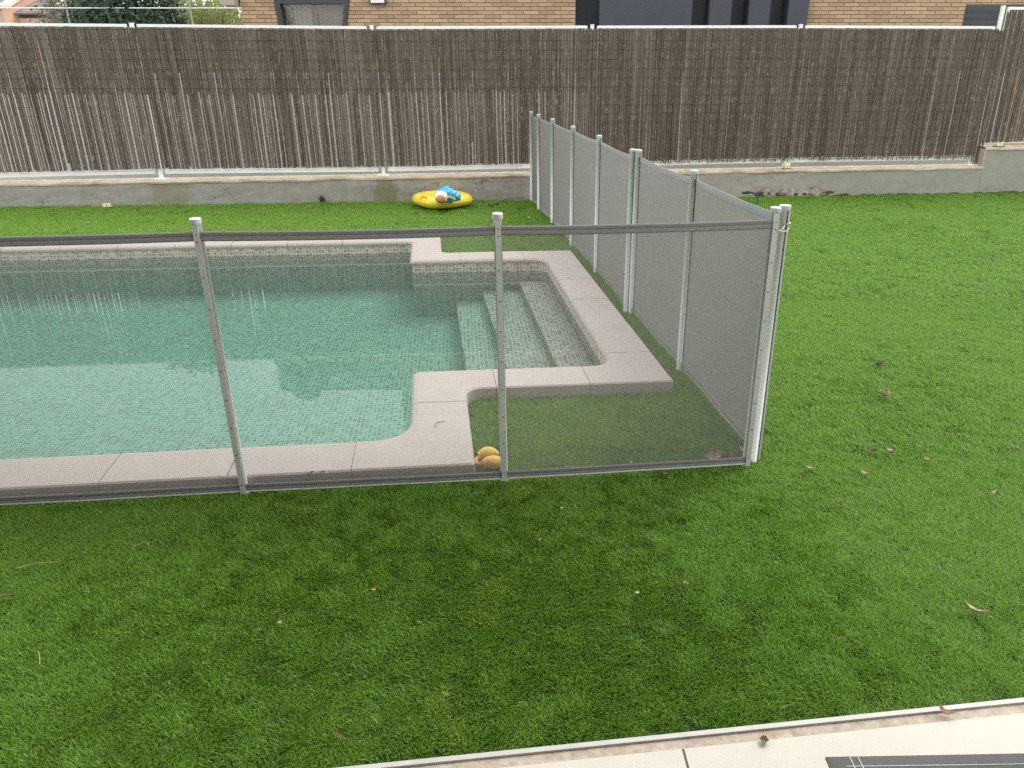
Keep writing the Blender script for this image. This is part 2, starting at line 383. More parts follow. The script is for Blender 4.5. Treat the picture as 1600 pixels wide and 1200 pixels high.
M['greyleaf'] = m_leaf('grey_leaf', (0.12, 0.115, 0.10), (0.28, 0.265, 0.24), 0.8)
def m_dry(name, c):
    return plain(name, c, 0.8, 0.3, 60, 0.4, 200)
M['dry_tan'] = m_dry('dry_leaf_tan', (0.36, 0.24, 0.135)); M['dry_pale'] = m_dry('dry_leaf_pale', (0.50, 0.39, 0.29))
M['dry_dark'] = m_dry('dry_leaf_dark', (0.11, 0.09, 0.075)); M['dry_brown'] = m_dry('dry_leaf_brown', (0.22, 0.14, 0.09))
M['needle'] = m_dry('dry_needle', (0.33, 0.33, 0.15)); M['needle_br'] = m_dry('brown_needle', (0.20, 0.13, 0.065))

# ------------------------------------------------------------------ ground, lawn, terrace lines
LZ = -0.015                                            # turf backing
TE = lambda x: 1.5639 + 0.1221 * x                      # terrace edge Y at X
WALL_A, WALL_B = 11.44, 0.088                          # garden wall front face Y = A + B X
# coping outline at the outside edge of the stones
CZ = 0.075
O = [Vector((-7.6, 2.338)), Vector((-0.350, 3.130)), Vector((-0.487, 4.040)), Vector((0.755, 4.160)), Vector((0.232, 7.690)), Vector((-1.093, 7.570)), Vector((-1.231, 8.490)), Vector((-8.6, 7.80))]
RO = [0.01, 0.012, 0.09, 0.012, 0.03, 0.10, 0.02, 0.02]
RI = [0.15, 0.20, 0.035, 0.13, 0.14, 0.03, 0.07, 0.10]
CW = 0.315
def offset(poly, d):
    n = len(poly); out = []
    for i in range(n):
        a, b, c = poly[i - 1], poly[i], poly[(i + 1) % n]
        e1 = (b - a).normalized(); e2 = (c - b).normalized()
        n1 = Vector((-e1.y, e1.x)); n2 = Vector((-e2.y, e2.x))
        k = 1 + n1.dot(n2); out.append(b + (n1 + n2) * (d / k))
    return out
def fillet(poly, i, r, L, n):
    """n points from L before the corner, round it with radius r, to L after it"""
    m = len(poly); a, b, c = poly[i - 1], poly[i], poly[(i + 1) % m]
    e1 = (b - a).normalized(); e2 = (c - b).normalized()
    turn = e1.angle(e2); t = r * math.tan(turn / 2)
    p1 = b - e1 * t; s = 1 if e1.x * e2.y - e1.y * e2.x > 0 else -1
    cen = p1 + Vector((-e1.y, e1.x)) * (r * s)
    pts = [b - e1 * L]
    k = n - 2
    for j in range(k):
        q = turn * j / (k - 1) * s; v = p1 - cen
        pts.append(cen + Vector((v.x * math.cos(q) - v.y * math.sin(q), v.x * math.sin(q) + v.y * math.cos(q))))
    pts.append(b + e2 * L)
    return pts
CONC = [False, False, True, False, False, True, False, False]
def ring(W, ns=9, extra=0.0, radii=RI):
    P = offset(O, W) if W else O
    out = []
    for i in range(len(O)):
        out += fillet(P, i, radii[i], max(0.24, radii[i] + 0.02), ns)
    return out
lawn_hole = ring(0.02, 7, radii=RO)
LX0, LX1 = -11.0, 12.0
lawn_poly = [Vector((LX0, TE(LX0))), Vector((LX1, TE(LX1))), Vector((LX1, WALL_A + WALL_B * LX1 + 0.1)), Vector((LX0, WALL_A + WALL_B * LX0 + 0.1))]
def sheet(name, outer, holes, z, m):
    polys = [[Vector((p.x, p.y, 0)) for p in outer]] + [[Vector((p.x, p.y, 0)) for p in reversed(h)] for h in holes]
    flat = [p for q in polys for p in q]
    tris = tessellate_polygon(polys)
    mb = MB(); mb.add([(p.x, p.y, z) for p in flat], [])
    for t in tris:
        a, b, c = (flat[k] for k in t)
        mb.f.append(tuple(t) if (b - a).cross(c - a).z > 0 else tuple(reversed(t)))
    return mb.obj(name, m)
big = [Vector((-400, -200)), Vector((400, -200)), Vector((400, 900)), Vector((-400, 900))]
tag(sheet('ground', big, [lawn_poly], -0.03, M['neighpave']), 'pale ground around the garden and beyond the fence', kind='structure')
tag(sheet('lawn', lawn_poly, [lawn_hole], LZ, M['turfbase']), 'backing of the artificial lawn round the pool', kind='structure')

# ------------------------------------------------------------------ terrace
ter = MB()
x0, x1 = -9.0, 9.0
def strip(a, b, z0, z1, xa=x0, xb=x1):
    return MB().prism([(xa, TE(xa) - b), (xb, TE(xb) - b), (xb, TE(xb) - a), (xa, TE(xa) - a)], z0, z1)
terr = tag(strip(0.052, 4.0, -0.028, 0.012).obj('terrace', M['grout']), 'cream stone terrace at the edge of the lawn', kind='structure')
strip(0.0, 0.016, -0.028, 0.024).obj('edging_trim', M['edgetrim'], terr)
strip(0.017, 0.051, -0.028, 0.016).obj('mortar_strip', M['edgemortar'], terr)
jx0 = G(1060, 1155).x
for k in range(-5, 6):
    xa = jx0 + 1.2 * k + 0.004; xb = jx0 + 1.2 * (k + 1) - 0.004
    for row in range(2):
        a = 0.053 + row * 1.208; b = a + 1.2
        mb = MB()
        pts = [(xa + a * .06, TE(xa) - a), (xa + b * .06, TE(xa) - b), (xb + b * .06, TE(xb) - b), (xb + a * .06, TE(xb) - a)]
        mb.prism(pts, 0.0, 0.021); mb.obj('paving_slab', M['slab'], terr)

# ------------------------------------------------------------------ pool basin, water, coping
DEPTH = -0.80
FZ = lambda y: -0.47 - 0.048 * (8.1 - y)             # the floor slopes down to the near side
WR = [r + 0.018 if not c else max(0.012, r - 0.018) for r, c in zip(RI, CONC)]
inner = ring(CW - 0.018, 9, radii=WR)
u7 = Vector((math.cos(R(6.3)), math.sin(R(6.3)))); v7 = Vector((-u7.y, u7.x))
def set_uv(o, uvs):
    me = o.data; lay = me.uv_layers.new(name='UVMap')
    for p in me.polygons:
        for li in p.loop_indices: lay.data[li].uv = uvs(p, me.vertices[me.loops[li].vertex_index].co, me.loops[li].vertex_index)
n = len(inner); arc = [0.0]
for i in range(n): arc.append(arc[-1] + (inner[(i + 1) % n] - inner[i]).length)
mb = MB(); zt = 0.024
for i in range(n + 1):
    p = inner[i % n]; mb.v += [(p.x, p.y, DEPTH), (p.x, p.y, zt)]
for i in range(n): mb.f.append((2 * i + 2, 2 * i, 2 * i + 1, 2 * i + 3))
basin = mb.obj('pool_basin', M['tile'])
tag(basin, 'mosaic tiled swimming pool basin with an alcove of entry steps', kind='structure')
set_uv(basin, lambda p, co, vi: (arc[vi // 2] , co.z + 0.010))
fl = sheet('pool_floor', inner, [], DEPTH, M['tile']); fl.parent = basin
for v in fl.data.vertices: v.co.z = FZ(v.co.y)
set_uv(fl, lambda p, co, vi: (co.xy.dot(u7), co.xy.dot(v7)))
# entry steps: treads descend to the left
STEPS = [(-0.16, (812, 442), (867, 563)), (-0.25, (752, 450), (790, 568)), (-0.35, (711, 462), (727, 568))]
alc = offset(O, CW - 0.014)
y_near = lambda x: alc[2].y + (alc[3].y - alc[2].y) * (x - alc[2].x) / (alc[3].x - alc[2].x)
y_far = lambda x: alc[5].y + (alc[4].y - alc[5].y) * (x - alc[5].x) / (alc[4].x - alc[5].x)
x_right = lambda y: alc[3].x + (alc[4].x - alc[3].x) * (y - alc[3].y) / (alc[4].y - alc[3].y)
for zz, pa, pb in STEPS:
    a, b = G(*pa, zz), G(*pb, zz)
    sl = (a.x - b.x) / (a.y - b.y)
    xe = lambda y: b.x + sl * (y - b.y)
    yn = y_near(xe(4.4)); yf = y_far(xe(7.2))
    mb = MB(); mb.prism([(xe(yn), yn), (x_right(yn), yn), (x_right(yf), yf), (xe(yf), yf)], DEPTH + 0.002, zz, bot=False)
    st = mb.obj('step', M['tile'], basin)
    set_uv(st, lambda p, co, vi: (co.xy.dot(u7), co.xy.dot(v7)) if abs(p.normal.z) > 0.5 else (co.xy.dot(v7), co.z + 0.01))
wat = MB(); wring = ring(CW - 0.026, 9, radii=[r + 0.026 if not c else max(0.008, r - 0.026) for r, c in zip(RI, CONC)])
wo_ = sheet('pool_water', wring, [], WATER_Z, M['water'])
bm = bmesh.new(); bm.from_mesh(wo_.data)
bmesh.ops.dissolve_limit(bm, angle_limit=0.01, verts=bm.verts, edges=bm.edges)
geo = bmesh.ops.extrude_face_region(bm, geom=bm.faces[:])
for v in [e for e in geo['geom'] if isinstance(e, bmesh.types.BMVert)]: v.co.z = DEPTH - 0.1
bmesh.ops.recalc_face_normals(bm, faces=bm.faces)
bm.to_mesh(wo_.data); bm.free()
tag(wo_, 'still turquoise pool water reflecting the fence and sky', kind='structure')

# coping stones
PROF = [(0.0, -0.03), (0.0, CZ - 0.008), (0.008, CZ), (CW - 0.040, CZ), (CW - 0.016, CZ - 0.006), (CW - 0.004, CZ - 0.018), (CW, CZ - 0.030), (CW - 0.006, CZ - 0.045), (CW - 0.014, CZ - 0.051), (CW - 0.022, CZ - 0.0515), (CW - 0.022, CZ - 0.07)]
def coping_piece(outs, ins, pr=PROF):
    mb = MB(); m = len(pr)
    for a, b in zip(outs, ins):
        for wv, z in pr:
            q = a.lerp(b, wv / CW); mb.v.append((q.x, q.y, z))
    k = len(outs)
    for i in range(k - 1):
        for j in range(m):
            j2 = (j + 1) % m
            mb.f.append((i * m + j2, i * m + j, (i + 1) * m + j, (i + 1) * m + j2))
    mb.f.append(tuple(range(m))); mb.f.append(tuple(range(k * m - 1, (k - 1) * m - 1, -1)))
    return mb
Pin = offset(O, CW); NS = 11
corners = []
for i in range(len(O)):
    L = 0.06 + (max(RI[i], 0.10) if not CONC[i] else 0.12)
    if CONC[i]: outs = fillet(O, i, RO[i], L, NS); ins = fillet(Pin, i, RI[i], L + CW, NS)
    else: outs = fillet(O, i, RO[i], L + CW, NS); ins = fillet(Pin, i, RI[i], L, NS)
    corners.append((outs, ins))
cop = coping_piece([p for c in corners for p in c[0]] + [corners[0][0][0]], [p for c in corners for p in c[1]] + [corners[0][1][0]],
                   [(0.004, -0.03), (0.004, CZ - 0.012), (CW - 0.03, CZ - 0.008), (CW - 0.022, CZ - 0.045), (CW - 0.03, -0.03)]).obj('pool_coping', M['grout'])
tag(cop, 'pale stone coping round the swimming pool', kind='structure')
for i in range(len(O)):
    coping_piece(*corners[i]).obj('coping_stone', M['coping'], cop)
    j = (i + 1) % len(O)
    if i == len(O) - 1: continue
    a0, a1 = corners[i][0][-1], corners[j][0][0]; b0, b1 = corners[i][1][-1], corners[j][1][0]
    d = (a1 - a0).length; k = max(1, round(d / 0.585)); g = 0.0035 / d
    for s in range(k):
        t0 = s / k + g; t1 = (s + 1) / k - g
        if i == k - 1: pass
        mid = a0.lerp(a1, (t0 + t1) / 2)
        dz = random.uniform(-0.0015, 0.0015)
        coping_piece([a0.lerp(a1, t0), a0.lerp(a1, t1)], [b0.lerp(b1, t0), b0.lerp(b1, t1)]).obj('coping_stone', M['coping'], cop, loc=(0, 0, dz))

# ------------------------------------------------------------------ artificial grass (stuff)
def inside(p, poly):
    c = False; j = len(poly) - 1
    for i in range(len(poly)):
        a, b = poly[i], poly[j]
        if (a.y > p[1]) != (b.y > p[1]) and p[0] < (b.x - a.x) * (p[1] - a.y) / (b.y - a.y) + a.x: c = not c
        j = i
    return c
def grass():
    rnd = random.Random(11)
    verts = []; faces = []; tid = []
    NV = 8
    for k in range(NV):
        nb = 170
        for b in range(nb):
            r = 0.046 * math.sqrt(rnd.random()); q = rnd.uniform(0, 2 * math.pi)
            x, y = r * math.cos(q), r * math.sin(q)
            az = rnd.gauss(0.0, 0.95) if k < 5 else rnd.gauss(0.0, 0.8); lean = rnd.uniform(0.5, 1.4) if k < 5 else rnd.uniform(0.25, 1.15); ln = rnd.uniform(0.016, 0.031) if k < 5 else rnd.uniform(0.014, 0.027); wd = rnd.uniform(0.0007, 0.0013)
            dx, dy = math.cos(az), math.sin(az); sx, sy = -dy * wd, dx * wd
            base = len(verts); ps = []
            z = 0.0; h = 0.0
            for s, wf in ((0.0, 1.0), (0.45, 1.0), (0.8, 0.7), (1.0, 0.1)):
                an = lean * (0.35 + 0.95 * s)
                if s: h += (s - ps_) * ln * math.sin(an); z += (s - ps_) * ln * math.cos(an)
                ps_ = s
                verts += [(x + dx * h - sx * wf, y + dy * h - sy * wf, z), (x + dx * h + sx * wf, y + dy * h + sy * wf, z)]
                tid += [k + 1, k + 1]
            for s in range(3): faces.append((base + 2 * s, base + 2 * s + 1, base + 2 * s + 3, base + 2 * s + 2))
    rots = [(0, 0, 0)] * len(verts); scl = [1.0] * len(verts)
    def px_of(x, y):
        d = Vector((x, y, -EYE)); c = Vector((x, y * math.cos(PITCH) + EYE * math.sin(PITCH), 0))
        zc = y * math.cos(PITCH) + EYE * math.sin(PITCH); xc = x; yc = y * math.sin(PITCH) - EYE * math.cos(PITCH)
        return PPX + FOC * xc / zc, PPY - FOC * yc / zc
    hole = ring(0.0, 7, radii=RO)
    for y0, y1, st, s0 in ((1.2, 3.4, 0.042, 0.95), (3.4, 6.2, 0.058, 1.2), (6.2, 12.4, 0.088, 1.6)):
        ny = int((y1 - y0) / st)
        for j in range(ny):
            y = y0 + (j + .5) * st
            xm = 0.80 * y * 1.05 + 1.6
            nx = int(2 * xm / st)
            for i in range(nx):
                x = -xm + (i + .5) * st + rnd.uniform(-.5, .5) * st; yy = y + rnd.uniform(-.5, .5) * st
                if yy < TE(x) + 0.022 * s0 or yy > WALL_A + WALL_B * x - 0.01 or x < LX0 or x > LX1: continue
                px, py = px_of(x, yy)
                if px < -330 or px > 1930 or py > 1330: continue
                if inside((x, yy), hole): continue
                nz = noise.noise(Vector((x * 0.7, yy * 0.7, 3.1))); n2 = noise.noise(Vector((x * 2.6, yy * 2.6, 9.1)))
                verts.append((x, yy, LZ)); up = 1.30 - math.hypot((x + 0.22) / 1.65, (yy - 2.10) / 1.15) + 0.22 * n2
                # the pile was brushed away from the terrace at the sides and towards it in the middle
                wc = max(0.0, min(1.0, up * 0.80 + 0.15 * nz)); wc = wc * wc * (3 - 2 * wc); a1 = R(105) + nz * 1.2; a2 = R(-90) + n2 * 0.8
                rz = (a2 if rnd.random() < wc else a1) + n2 * 0.7 + rnd.gauss(0, 0.5)
                tid.append(101 + (5 + rnd.randrange(3) if rnd.random() < max(0.05, min(0.98, up * 1.2)) else rnd.randrange(5))); rots.append((rnd.gauss(0, .05), rnd.gauss(0, .05), rz)); scl.append(s0 * rnd.uniform(0.85, 1.15) * (1 + 0.12 * n2))
    me = bpy.data.meshes.new('artificial_grass'); me.from_pydata(verts, [], faces); me.update()
    me.materials.append(M['blade'])
    a = me.attributes.new('tid', 'INT', 'POINT'); a.data.foreach_set('value', tid)
    a = me.attributes.new('rot', 'FLOAT_VECTOR', 'POINT'); a.data.foreach_set('vector', [c for r in rots for c in r])
    a = me.attributes.new('scl', 'FLOAT', 'POINT'); a.data.foreach_set('value', scl)
    o = link('artificial_grass', me)
    tag(o, 'short bright green artificial grass covering the garden', 'grass', kind='stuff')
    ng = bpy.data.node_groups.new('grass_tufts', 'GeometryNodeTree')
    ng.interface.new_socket('Geometry', in_out='INPUT', socket_type='NodeSocketGeometry'); ng.interface.new_socket('Geometry', in_out='OUTPUT', socket_type='NodeSocketGeometry')
    N = ng.nodes; Lk = ng.links.new
    gi = N.new('NodeGroupInput'); go = N.new('NodeGroupOutput'); jn = N.new('GeometryNodeJoinGeometry')
    def attr(nm, ty):
        q = N.new('GeometryNodeInputNamedAttribute'); q.data_type = ty; q.inputs['Name'].default_value = nm; return q.outputs[0]
    def sel(src, val):
        c = N.new('FunctionNodeCompare'); c.data_type = 'INT'; c.operation = 'EQUAL'
        ins = [s for s in c.inputs if s.type == 'INT']; Lk(attr('tid', 'INT'), ins[0]); ins[1].default_value = val
        s = N.new('GeometryNodeSeparateGeometry'); s.domain = 'POINT'; Lk(src, s.inputs[0]); Lk(c.outputs[0], s.inputs[1]); return s.outputs[0]
    for k in range(NV):
        tuft = sel(gi.outputs[0], k + 1); pts = sel(gi.outputs[0], 101 + k)
        ip = N.new('GeometryNodeInstanceOnPoints'); Lk(pts, ip.inputs['Points']); Lk(tuft, ip.inputs['Instance'])
        Lk(attr('rot', 'FLOAT_VECTOR'), ip.inputs['Rotation']); Lk(attr('scl', 'FLOAT'), ip.inputs['Scale'])
        Lk(ip.outputs[0], jn.inputs[0])
    Lk(jn.outputs[0], go.inputs[0])
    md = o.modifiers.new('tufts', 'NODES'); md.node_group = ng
    return o
grass()

# ------------------------------------------------------------------ pool safety fences
POST_H = 1.235
def post_meshes():
    tube = MB().tube([(0, 0, -0.03), (0, 0, POST_H)], 0.0175, 14).mesh('post', M['tube'], True)
    bat = MB().cbox((0, -0.0255, POST_H / 2 + 0.004), (0.0235, 0.008, POST_H + 0.004), 0.0015).mesh('batten', M['alu'])
    cap = MB().lathe([(0.0215, 0.0), (0.0225, 0.004), (0.0225, 0.018)], 18, (0, -0.007, POST_H), 1.0, 1.15).mesh('cap', M['cap'], False)
    top = MB().lathe([(0.0222, 0.0), (0.0215, 0.003), (0.014, 0.0045)], 18, (0, -0.007, POST_H + 0.0182), 1.0, 1.15).mesh('cap_top', M['captop'], False)
    scr = MB().lathe([(0.0033, 0.0), (0.0028, 0.002)], 8).mesh('screw', M['screw'])
    return tube, bat, cap, top, scr
PM = post_meshes()
SCREW_Z = [1.195, 1.165, 1.02, 0.885, 0.75, 0.61, 0.475, 0.34, 0.205, 0.05]
def post(parent, p, rz, label=None):
    o = link('post', PM[0], parent, p, rz)
    link('batten', PM[1], o); link('cap', PM[2], o); link('cap_top', PM[3], o)
    for z in SCREW_Z:
        s = link('screw', PM[4], o, (0, -0.0295, z)); s.rotation_euler = (R(90), 0, 0)
    if label: o['label'] = label
    return o
def panel(parent, a, b, nrm, sag=0.03, seed=0, top=1.205, bow=0.010, hm='hem'):
    a = Vector(a); b = Vector(b); L = (b - a).length; d = (b - a).normalized(); nr = Vector((nrm.x, nrm.y, 0)).normalized()
    def pt(u, z):
        k = 4 * u * (1 - u)
        off = bow * k * (0.4 + noise.noise(Vector((seed * 3.1 + u * 2, z * 1.7, seed)))) 
        zz = z - sag * k * max(0, (z - 0.3) / 0.9)
        q = a + d * (L * u) + nr * (0.0195 + off); return Vector((q.x, q.y, q.z + zz))
    mb = MB(); nu, nv = 12, 8; z0 = 0.02
    mb.grid(lambda u, v: pt(u, z0 + (top - z0) * v), nu, nv)
    o = mb.obj('net_panel', M['net'], parent, True)
    set_uv(o, lambda p, co, vi: ((vi % (nu + 1)) / nu * L, (vi // (nu + 1)) / nv * top))
    def hem(name, zc, h):
        hb = MB(); prof = [(-h / 2, 0.002), (-h / 2 + 0.004, 0.0045), (-h * .12, 0.0035), (0.0, 0.0018), (h * .12, 0.0038), (h / 2 - 0.004, 0.0045), (h / 2, 0.002), (h / 2, -0.002), (0, -0.0035), (-h / 2, -0.002)]
        m = len(prof); k = nu
        for i in range(k + 1):
            for dz, t in prof:
                hb.v.append(pt(i / k, zc + dz) + nr * t)
        for i in range(k):
            for j in range(m):
                j2 = (j + 1) % m; hb.f.append((i * m + j, i * m + j2, (i + 1) * m + j2, (i + 1) * m + j))
        return hb.obj(name, M[hm], o, False)
    hem('top_hem', top - 0.018, 0.038); hem('bottom_hem', 0.033, 0.036)
    # white edge tape along the foot of the net
    tp = MB(); 
    for i in range(nu + 1):
        for t, dz in ((0.006, 0.0), (0.006, 0.006), (-0.003, 0.006), (-0.003, 0.0)): tp.v.append(pt(i / nu, 0.013 + dz) + nr * t)
    for i in range(nu):
        for j in range(4): tp.f.append((4 * i + j, 4 * i + (j + 1) % 4, 4 * i + 4 + (j + 1) % 4, 4 * i + 4 + j))
    tp.obj('edge_tape', M['captop'], o)
    return o
FP = [Vector((-3.78, 2.735, 0)), Vector((-2.595, 2.866, 0)), Vector((-1.404, 2.997, 0)), Vector((-0.211, 3.115, 0)), Vector((0.976, 3.260, 0))]
ff = thing('pool_safety_fence', 'low grey mesh pool fence crossing the photo in front of the water', 'pool fence', (-1.4, 2.997, 0))
rel = Vector((-1.4, 2.997, 0))
d = (FP[-1] - FP[0]).normalized(); nf = Vector((d.y, -d.x, 0)); rzf = math.atan2(d.y, d.x)
for i, p in enumerate(FP): post(ff, p - rel, rzf)
for i in range(len(FP) - 1): panel(ff, FP[i] - rel, FP[i + 1] - rel, nf, (0.004, 0.004, 0.005, 0.005)[i], i + 1)
S1 = [Vector((1.026, 3.306, 0)), Vector((0.850, 4.530, 0)), Vector((0.660, 5.765, 0))]
S2 = [Vector((0.622, 5.800, 0)), Vector((0.451, 7.073, 0)), Vector((0.250, 8.273, 0)), Vector((0.043, 9.552, 0)), Vector((-0.140, 10.541, 0)), Vector((-0.255, 11.300, 0))]
for pts, lab in ((S1, 'grey mesh pool fence side section nearest the front corner, running back to the paired posts'), (S2, 'grey mesh pool fence side section running from the paired posts to the garden wall')):
    rel = pts[0].copy(); so = thing('pool_safety_fence', lab, 'pool fence', rel, group='pool fence side sections')
    d = (pts[0] - pts[-1]).normalized(); ns = Vector((-d.y, d.x, 0))   # outward: away from the pool (+X)
    if ns.x < 0: ns = -ns
    rzs = math.atan2(ns.y, ns.x) + math.pi / 2
    for p in pts: post(so, p - rel, rzs)
    for i in range(len(pts) - 1): panel(so, pts[i] - rel, pts[i + 1] - rel, ns, 0.014, i + 11 + len(pts), bow=0.02, hm='hemin')
# hook that ties the two corner posts together
hk = tag(MB().tube([(0.012, -0.035, 1.163), (0.03, -0.042, 1.158), (0.055, -0.02, 1.156), (0.075, 0.02, 1.160), (0.085, 0.045, 1.168), (0.078, 0.055, 1.182), (0.062, 0.03, 1.176), (0.04, -0.012, 1.166), (0.02, -0.036, 1.160)], 0.0022, 6)
     .obj('latch_hook', M['chrome'], None, True, loc=(0.976, 3.26, 0)), 'small wire latch hook joining the two corner fence posts', 'latch')
MB().lathe([(0.009, -0.006), (0.011, 0.0), (0.009, 0.006)], 10, (0.081, 0.05, 1.176)).obj('latch_knob', M['chrome'], hk, True)

# ------------------------------------------------------------------ garden wall
ang = math.atan(WALL_B); U = Vector((math.cos(ang), math.sin(ang), 0)); NB = Vector((-U.y, U.x, 0))
W0 = Vector((0, WALL_A, 0))
def wxy(s, dep): q = W0 + U * s + NB * dep; return (q.x, q.y)
def s_of(x): return x / U.x
zl = onl(0, 287, WALL_A, WALL_B).z; zr = onl(1520, 261, WALL_A, WALL_B).z
step_s = s_of(onl(1537, 255, WALL_A, WALL_B).x); z_hi = onl(1570, 231, WALL_A, WALL_B).z
TH = 0.34
wall = thing('garden_wall', 'low weathered concrete garden wall below the reed fence, stepping up at the right', 'wall', (0, 0, 0))
def wall_block(s0, s1, zb, z0, z1, ns=60):
    mb = MB()
    def f(u, v):
        s = s0 + (s1 - s0) * u; zt_ = z0 + (z1 - z0) * u
        dd = 0.010 * noise.noise(Vector((s * 1.3, v * 2, 5))) + 0.006 * noise.noise(Vector((s * 5, v * 5, 1)))
        x, y = wxy(s, dd); return (x, y, zb + (zt_ - zb) * v)
    mb.grid(f, ns, 8)
    b0, b1 = wxy(s0, TH), wxy(s1, TH); f0, f1 = wxy(s0, 0.0), wxy(s1, 0.0)
    mb.add([(*f0, z0), (*f1, z1), (*b1, z1), (*b0, z0)], [(0, 1, 2, 3)])
    mb.add([(*b0, zb), (*b1, zb), (*b1, z1), (*b0, z0)], [(3, 2, 1, 0)])
    mb.add([(*f1, zb), (*b1, zb), (*b1, z1), (*f1, z1)], [(0, 1, 2, 3)]); mb.add([(*f0, zb), (*b0, zb), (*b0, z0), (*f0, z0)], [(3, 2, 1, 0)])
    return mb
S_L, S_R = -11.0, 12.0
wall_block(S_L, step_s, -0.06, zl + (zl - zr) * 0.35, zr, 90).obj('wall_face', M['concrete'], wall)
wall_block(step_s, S_R, -0.06, z_hi, z_hi + 0.02, 40).obj('wall_face', M['concrete'], wall)
def top_strip(s0, s1, z0, z1, ns, over=0.012):
    mb = MB()
    rows = [(-over, -0.030), (-over - 0.004, -0.008), (-over + 0.008, 0.012), (TH * 0.5, 0.016), (TH, 0.012)]
    vs = []
    for i in range(ns + 1):
        s = s0 + (s1 - s0) * i / ns; z = z0 + (z1 - z0) * i / ns
        for k, (dd, dz) in enumerate(rows):
            e = 0.012 * noise.noise(Vector((s * 3, k * 1.7, 2.2))) if k < 3 else 0
            x, y = wxy(s, dd + e); vs.append((x, y, z + dz + 0.5 * e))
    m = len(rows)
    mb.add(vs, [(i * m + j, (i + 1) * m + j, (i + 1) * m + j + 1, i * m + j + 1) for i in range(ns) for j in range(m - 1)])
    return mb
top_strip(S_L, step_s - 0.001, zl + (zl - zr) * 0.35, zr, 120).obj('capping', M['walltop'], wall)
top_strip(step_s - 0.03, S_R, z_hi, z_hi + 0.02, 40).obj('capping', M['walltop'], wall)
# pale end of the raised part
x, y = wxy(step_s - 0.012, TH / 2); MB().box((x, y, (zr + z_hi) / 2 - 0.002), (0.022, TH, z_hi - zr - 0.03), ang).obj('end_render', M['walltop'], wall)
# broken footing with dark crumbs at the base
rr = random.Random(5)
def rock(c, sx, sy, sz, seed, sub=2):
    bm = bmesh.new(); bmesh.ops.create_icosphere(bm, subdivisions=sub, radius=1.0)
    for v in bm.verts:
        k = 1 + 0.45 * noise.noise(v.co * 1.6 + Vector((seed, 0, 0))); v.co = Vector((v.co.x * sx * k, v.co.y * sy * k, v.co.z * sz * k))
    me = bpy.data.meshes.new('rock'); bm.to_mesh(me); bm.free(); return me
for k in range(26):
    px = 1186 + 118 * k / 25 + rr.uniform(-4, 4)
    q = onl(px, 300, WALL_A - 0.01, WALL_B)
    me = rock(None, rr.uniform(.035, .09), rr.uniform(.02, .035), rr.uniform(.015, .045), k); me.materials.append(M['rubble'] if k % 3 else M['soil'])
    link('concrete_chunk', me, wall, (q.x, q.y - 0.02, rr.uniform(0.0, 0.05)), ang)
for k in range(16):
    px = 1305 + 300 * k / 15 + rr.uniform(-8, 8); q = onl(px, 300, WALL_A, WALL_B)
    me = rock(None, rr.uniform(.06, .16), .025, rr.uniform(.015, .04), k + 50); me.materials.append(M['soil'])
    link('soil_crumb', me, wall, (q.x, q.y - 0.012, -0.005), ang)
mb = MB(); s0 = s_of(onl(1168, 300, WALL_A, WALL_B).x); s1 = s_of(onl(1300, 300, WALL_A, WALL_B).x)
def ledge(u, v):
    s = s0 + (s1 - s0) * u; e = min(1, 6 * u, 8 * (1 - u)); top = 0.135 * e * (0.75 + 0.5 * noise.noise(Vector((s * 4, 0, 7)))) + 0.01
    dep = (0.045 * math.sin(math.pi * min(1, v * 1.15) * 0.5 + 1.57) + 0.012 * noise.noise(Vector((s * 9, v * 4, 3)))) * e
    x, y = wxy(s, -0.004 - max(0, dep)); return (x, y, -0.03 + (top + 0.03) * v)
mb.grid(ledge, 60, 7).obj('broken_footing', M['rubble'], wall)

# ------------------------------------------------------------------ white steel fence with reed screen
FA, FB = WALL_A + 0.16, WALL_B
def fpt(px, py): return onl(px, py, FA, FB)
PXT = [207, 582, 927, 1253]; TOPY = [37.5, 41, 40, 39.5]; BOTY = [265.5, 262, 254.5, 247.5]
posts = []
for px, ty, by in zip(PXT, TOPY, BOTY):
    a = fpt(px, ty); zb = fpt(px, by).z
    posts.append((s_of(a.x), a.z, zb))
sL = posts[0][0] - 3.15; posts.insert(0, (sL, posts[0][1] + 0.01, posts[0][2] - 0.04))
e = fpt(1563, 41); posts.append((s_of(e.x), e.z, fpt(1500, 243.5).z))
rf = thing('reed_fence', 'white steel fence clad with weathered brown reed screening on the garden wall', 'fence', (0, 0, 0))
FO = 0.16
def fbox(mb, s0, s1, d0, d1, z0a, z0b, z1a, z1b):
    p = [(*wxy(s0, d0), z0a), (*wxy(s1, d0), z0b), (*wxy(s1, d1), z0b), (*wxy(s0, d1), z0a), (*wxy(s0, d0), z1a), (*wxy(s1, d0), z1b), (*wxy(s1, d1), z1b), (*wxy(s0, d1), z1a)]
    mb.add(p, [(3, 2, 1, 0), (4, 5, 6, 7), (0, 1, 5, 4), (1, 2, 6, 5), (2, 3, 7, 6), (3, 0, 4, 7)]); return mb
def wall_z(s): 
    if s > step_s: return z_hi
    t = (s - S_L) / (step_s - S_L); return (zl + (zl - zr) * 0.35) * (1 - t) + zr * t
rng = random.Random(21)
